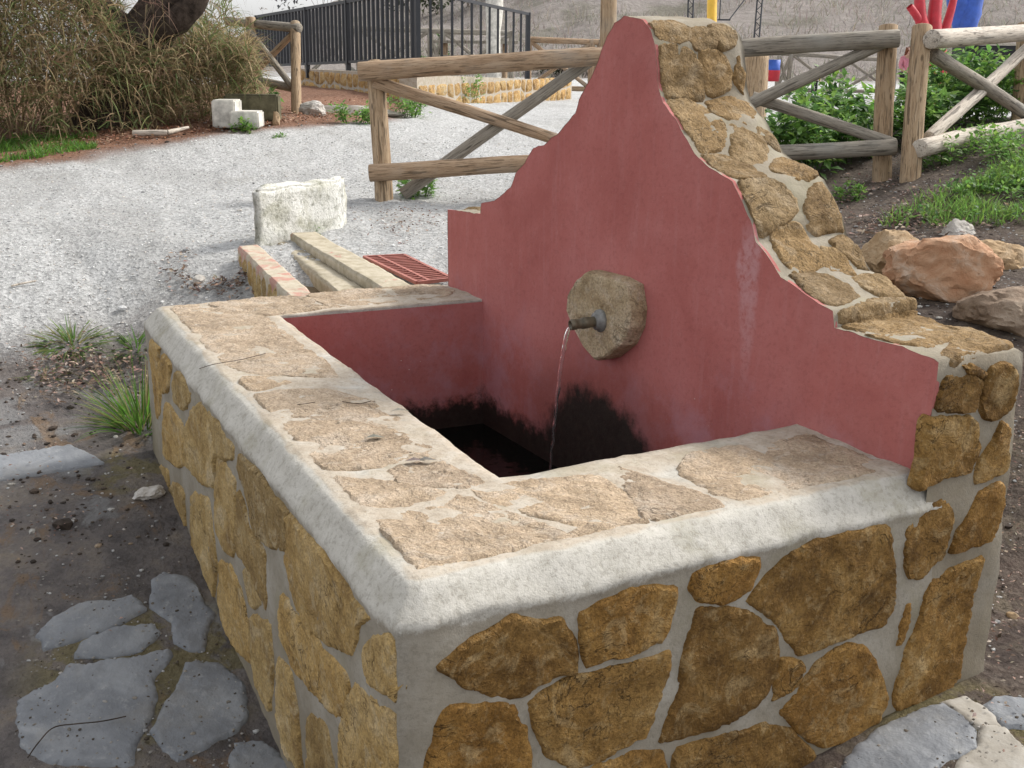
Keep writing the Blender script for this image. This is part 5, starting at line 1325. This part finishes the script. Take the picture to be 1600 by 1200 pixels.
def person(base, face, hgt, label, jacket, hair, cap=None, bow=.25, ponytail=False):
    k = hgt / 1.7; r = thing('person', label, 'person', base)
    M = Matrix.Translation(base) @ Matrix.Rotation(face, 4, 'Z') @ Matrix.Scale(k, 4)
    b = bow; vb = [(0, 0, .92), (0, -.02, 1.15), (0, -.02 - .1 * b, 1.40), (0, -.05 - .15 * b, 1.48), (0, -.06 - .3 * b, 1.58), (0, -.07 - .5 * b, 1.69),
      (.17, -.02, 1.40), (.24, -.04, 1.13), (.17, -.22, .95), (-.17, -.02, 1.40), (-.24, -.04, 1.13), (-.17, -.22, .95),
      (.09, 0, .88), (.10, -.02, .48), (.10, .02, .08), (.10, -.13, .04), (-.09, 0, .88), (-.10, -.05, .48), (-.10, .04, .08), (-.10, -.11, .04)]
    eb = [(0, 1), (1, 2), (2, 3), (3, 4), (4, 5), (2, 6), (6, 7), (7, 8), (2, 9), (9, 10), (10, 11), (0, 12), (12, 13), (13, 14), (14, 15), (0, 16), (16, 17), (17, 18), (18, 19)]
    rb = [.12, .12, .13, .055, .085, .075, .06, .045, .03, .06, .045, .03, .085, .06, .04, .035, .085, .06, .04, .035]
    for s_, h_ in ((1, 8), (-1, 11)):      # five fingers on each hand
        hx, hy, hz = vb[h_]; vb.append((hx - .01 * s_, hy - .06, hz - .03)); eb.append((h_, len(vb) - 1)); rb.append(.03); pm = len(vb) - 1
        for q, (dx, L) in enumerate(((-.03, .065), (-.01, .075), (.01, .07), (.03, .055), (.045, .04))):
            vb.append((hx + dx, hy - .06 - L * .7, hz - .05)); eb.append((pm, len(vb) - 1)); rb.append(.009)
    body = skinned('body', vb, eb, rb, M_SKIN, r, M)
    vj = [(0, 0, .86), (0, -.02, 1.15), (0, -.02 - .1 * b, 1.40), (0, -.05 - .15 * b, 1.49), (.17, -.02, 1.39), (.245, -.04, 1.13), (.18, -.20, .97), (-.17, -.02, 1.39), (-.245, -.04, 1.13), (-.18, -.20, .97)]
    skinned('jacket', vj, [(0, 1), (1, 2), (2, 3), (2, 4), (4, 5), (5, 6), (2, 7), (7, 8), (8, 9)], [.165, .165, .165, .07, .085, .068, .05, .085, .068, .05], jacket, r, M)
    skinned('trousers', [(0, 0, .95), (.09, 0, .86), (.10, -.02, .48), (.10, .02, .06), (-.09, 0, .86), (-.10, -.05, .48), (-.10, .04, .06)], [(0, 1), (1, 2), (2, 3), (0, 4), (4, 5), (5, 6)], [.135, .1, .075, .06, .1, .075, .06], M_TROU, r, M)
    hv, he, hr = [(0, .0 - .3 * b, 1.64), (0, .015 - .45 * b, 1.70)], [(0, 1)], [.095, .088]
    if ponytail: hv += [(0, .09 - .3 * b, 1.66), (.03, .11, 1.52), (.05, .10, 1.36)]; he += [(0, 2), (2, 3), (3, 4)]; hr += [.045, .05, .03]
    skinned('hair', hv, he, hr, hair, r, M)
    if cap: skinned('cap', [(0, -.05 - .4 * b, 1.70), (0, -.03 - .45 * b, 1.77), (0, -.17 - .45 * b, 1.69)], [(0, 1), (0, 2)], [.105, .085, .05], cap, r, M)
fz = math.atan2(-FW.y, -FW.x) + math.pi / 2
def pbase(px, d): p = at(px, 150, d); return gxy(p.x, p.y)
person(pbase(1410, 37), fz + .3, 1.58, 'person in a pink jacket with auburn ponytail looking down, between the fence posts', M_PINK, M_HAIR, None, .45, True)
person(pbase(1538, 38), fz + 1.2, 1.52, 'person in a blue jacket and white cap beside the black trailer', M_BJ, M_DH, M_CAP, .2)
person(pbase(1271, 37), fz + 2.4, 1.02, 'dark haired child in yellow half hidden behind the bushes and brace', M_YJ, M_DH, None, .1)

# ------------------------------------------------------------------ loose pebbles, litter, twigs
def in_fountain(x, y, m=0.0): return -3.18 - m < x < 0.10 + m and -0.08 - m < y < 1.9 + m
lift_ = 0.0
def pebbles(name, n, pick, size, cols, label):
    bm = bmesh.new(); bmesh.ops.create_icosphere(bm, subdivisions=1, radius=1.0); base = np.array([v.co[:] for v in bm.verts]); fc = np.array([[v.index for v in f.verts] for f in bm.faces]); bm.free()
    rs = np.random.RandomState(5); VV, FF, CC = [], [], []; o_ = 0
    for i in range(n):
        p = pick()
        if p is None: continue
        x, y = p; s0 = size(x, y)
        if s0 is None: continue
        z = ground_z(x, y); r = s0 * np.exp(rs.normal(0, .35)); sc = r * np.array([1, rs.uniform(.6, 1), rs.uniform(.35, .7)])
        a = rs.uniform(0, 6.28); ca, sa = math.cos(a), math.sin(a); q = base * (1 + rs.uniform(-.22, .22, (len(base), 1))) * sc
        zz = ground_n(x, y)
        w_ = np.stack([q[:, 0] * ca - q[:, 1] * sa + x, q[:, 0] * sa + q[:, 1] * ca + y, q[:, 2] + z + zz + r * .12 + lift_], 1)
        VV.append(w_); FF.append(fc + o_); o_ += len(base); c = np.array(cols[rs.randint(len(cols))]) * rs.uniform(.8, 1.15) * (1.0 if zones(x, y)[0] > .5 else .62); CC.append(np.tile(c, (len(base), 1)))
    V = np.concatenate(VV); Fq = np.concatenate(FF)
    o = mesh_obj(name, V.tolist(), Fq.tolist(), M_PEB, None, False); color_attr(o.data, np.concatenate(CC)); return tag(o, label, 'gravel', kind='stuff')
def pick_view():
    d = 2.0 * (15.0 / 2.0) ** (rnd.random() ** .62); l = d * rnd.uniform(-.47, .47); x, y = wp(d, l)
    return None if in_fountain(x, y) else (x, y)
def psize(x, y):
    g, nd, mu = zones(x, y)
    if rnd.random() < g: return .0052 if rnd.random() < .985 else .010
    if mu > .3: return (.006 if rnd.random() < .07 else None)
    return .0060 if rnd.random() < .22 else None
pebbles('gravel', 62000, pick_view, psize, [(.54, .54, .53), (.47, .47, .465), (.62, .62, .61), (.37, .37, .365), (.54, .50, .46)], 'loose grey gravel and small stones on the ground')
def pick_dirt():
    p = pick_view()
    if p is None or zones(*p)[0] > .5 or any(math.hypot(p[0] - a, p[1] - b) < r_ for a, b, r_ in ((MOSS[0][0], MOSS[0][1], .75), (MOSS[2][0], MOSS[2][1], .7))): return None
    return p
pebbles('scattered_stones', 1500, pick_dirt, lambda x, y: .007 if rnd.random() < .8 else .014, [(.55, .53, .49), (.45, .42, .37), (.62, .60, .57), (.40, .31, .22)], 'scattered pale small stones on the dark dirt')
pebbles('soil_clods', 9000, pick_dirt, lambda x, y: .008 if rnd.random() < .93 else .015, [(.10, .075, .058), (.075, .055, .043), (.14, .11, .085), (.055, .043, .035)], 'crumbs and clods of dark brown soil on the dirt')
def pick_slab():
    px, py = (rnd.uniform(20, 400), rnd.uniform(895, 1215)) if rnd.random() < .75 else (rnd.uniform(1320, 1640), rnd.uniform(1090, 1220))
    p = gp(px, py); return None if in_fountain(p.x, p.y) else (p.x, p.y)
lift_ = 0.009
pebbles('grit', 900, pick_slab, lambda x, y: .0038, [(.30, .27, .23), (.16, .13, .10), (.40, .38, .35), (.10, .08, .06)], 'grit strewn over the slate slabs')
lift_ = 0.0
def pick_box(x0, x1, y0, y1):
    def f():
        p = gp(rnd.uniform(x0, x1), rnd.uniform(y0, y1)); return None if in_fountain(p.x, p.y) else (p.x, p.y)
    return f
pr = pick_box(1290, 1640, 290, 520)
def blob(cx, cy, rx, ry):
    def f():
        while True:
            a, b = rnd.gauss(0, .5), rnd.gauss(0, .5)
            if a * a + b * b < 1.6: break
        p = gp(cx + a * rx, cy + b * ry); return None if in_fountain(p.x, p.y) or fbm(p.x * 2.2, p.y * 2.2, 9) < -.12 else (p.x, p.y)
    return f
def litter(name, specs, label, cols):
    s = Soup()
    for n, f, L in specs:
        for i in range(n):
            p = f()
            if p is None: continue
            b = gxy(*p) + Vector((0, 0, rnd.uniform(.012, .04))); d = rdir(-.25); d.z *= .4; d.normalize()
            s.leaf(b, d, Vector((rnd.uniform(-.6, .6), rnd.uniform(-.6, .6), 1)), L * rnd.uniform(.5, 1.2), L * rnd.uniform(.25, .6), vary(rnd.choice(cols), .4))
    return tag(s.build(name, M_LIT), label, 'litter', kind='stuff')
BR = [(0.13, 0.08, 0.06), (0.20, 0.13, 0.10), (0.09, 0.06, 0.045), (0.28, 0.20, 0.16), (0.34, 0.27, 0.22)]
litter('leaf_litter', [(800, blob(335, 432, 75, 40), .04), (750, blob(130, 585, 130, 48), .036), (420, blob(640, 345, 80, 40), .03), (1000, blob(1400, 340, 150, 70), .045), (800, blob(1570, 820, 70, 300), .02), (400, blob(90, 760, 160, 260), .018)], 'brown fallen leaves scattered over the dirt', BR)
litter('needle_litter', [(2600, lambda: (lambda x: (lambda p: (p.x, p.y))(gp(x, 246 - .115 * x - abs(rnd.gauss(0, 14)))))(rnd.uniform(60, 640)), .05)], 'reddish pine needles and bark scraps along the far left verge', [(0.22, 0.10, 0.06), (0.30, 0.16, 0.10), (0.16, 0.08, 0.05), (0.36, 0.24, 0.17)])
# thin root across the large slab, twigs on the rim
def wire(name, pts, r, mat, label, cat):
    P, Rr = curve(pts, [r] * len(pts), 26); o = limb(name, P, Rr, mat, None, 5); return tag(o, label, cat)
zs_ = Vector((0, 0, .028))
wire('root', [gp(45, 1196) + zs_, gp(62, 1172) + zs_, gp(85, 1149) + zs_, gp(120, 1143) + zs_, gp(160, 1139) + zs_, gp(198, 1131) + zs_], .0022, M_BARK, 'thin dark root curving over the largest slate slab', 'root')
up = Vector((0, 0, .012))
wire('twig', [onz(312, 581, H) + up, onz(335, 574, H) + up, onz(380, 566, H) + up, onz(415, 557, H) + up], .0013, M_BARK, 'thin dark twig lying across the far end of the rim', 'twig')
wire('twig', [onz(535, 633, H) + up, onz(560, 636, H) + up, onz(580, 632, H) + up], .0013, M_BARK, 'short knotted twig on the middle of the left rim', 'twig')
wire('twig', [onz(465, 638, H) + up, onz(480, 636, H) + up, onz(492, 634, H) + up], .0012, M_BARK, 'tiny twig on the outer side of the left rim', 'twig')
wire('twig', [gp(18, 450) + up, gp(35, 446) + up, gp(56, 442) + up], .006, M_WOODW, 'pale straw on the gravel at far left', 'twig')
o = Soup()
for px, py in ((632, 727), (650, 726), (610, 648), (570, 690)):
    p = onz(px, py, H) + Vector((0, 0, .012)); o.leaf(p, Vector((.3, .9, .1)).normalized(), Vector((0, .1, 1)), .06, .03, vary((0.20, 0.18, 0.15)))
tag(o.build('dry_leaves', M_LIT), 'few dry grey leaves lying on the rim', 'leaves', kind='stuff')
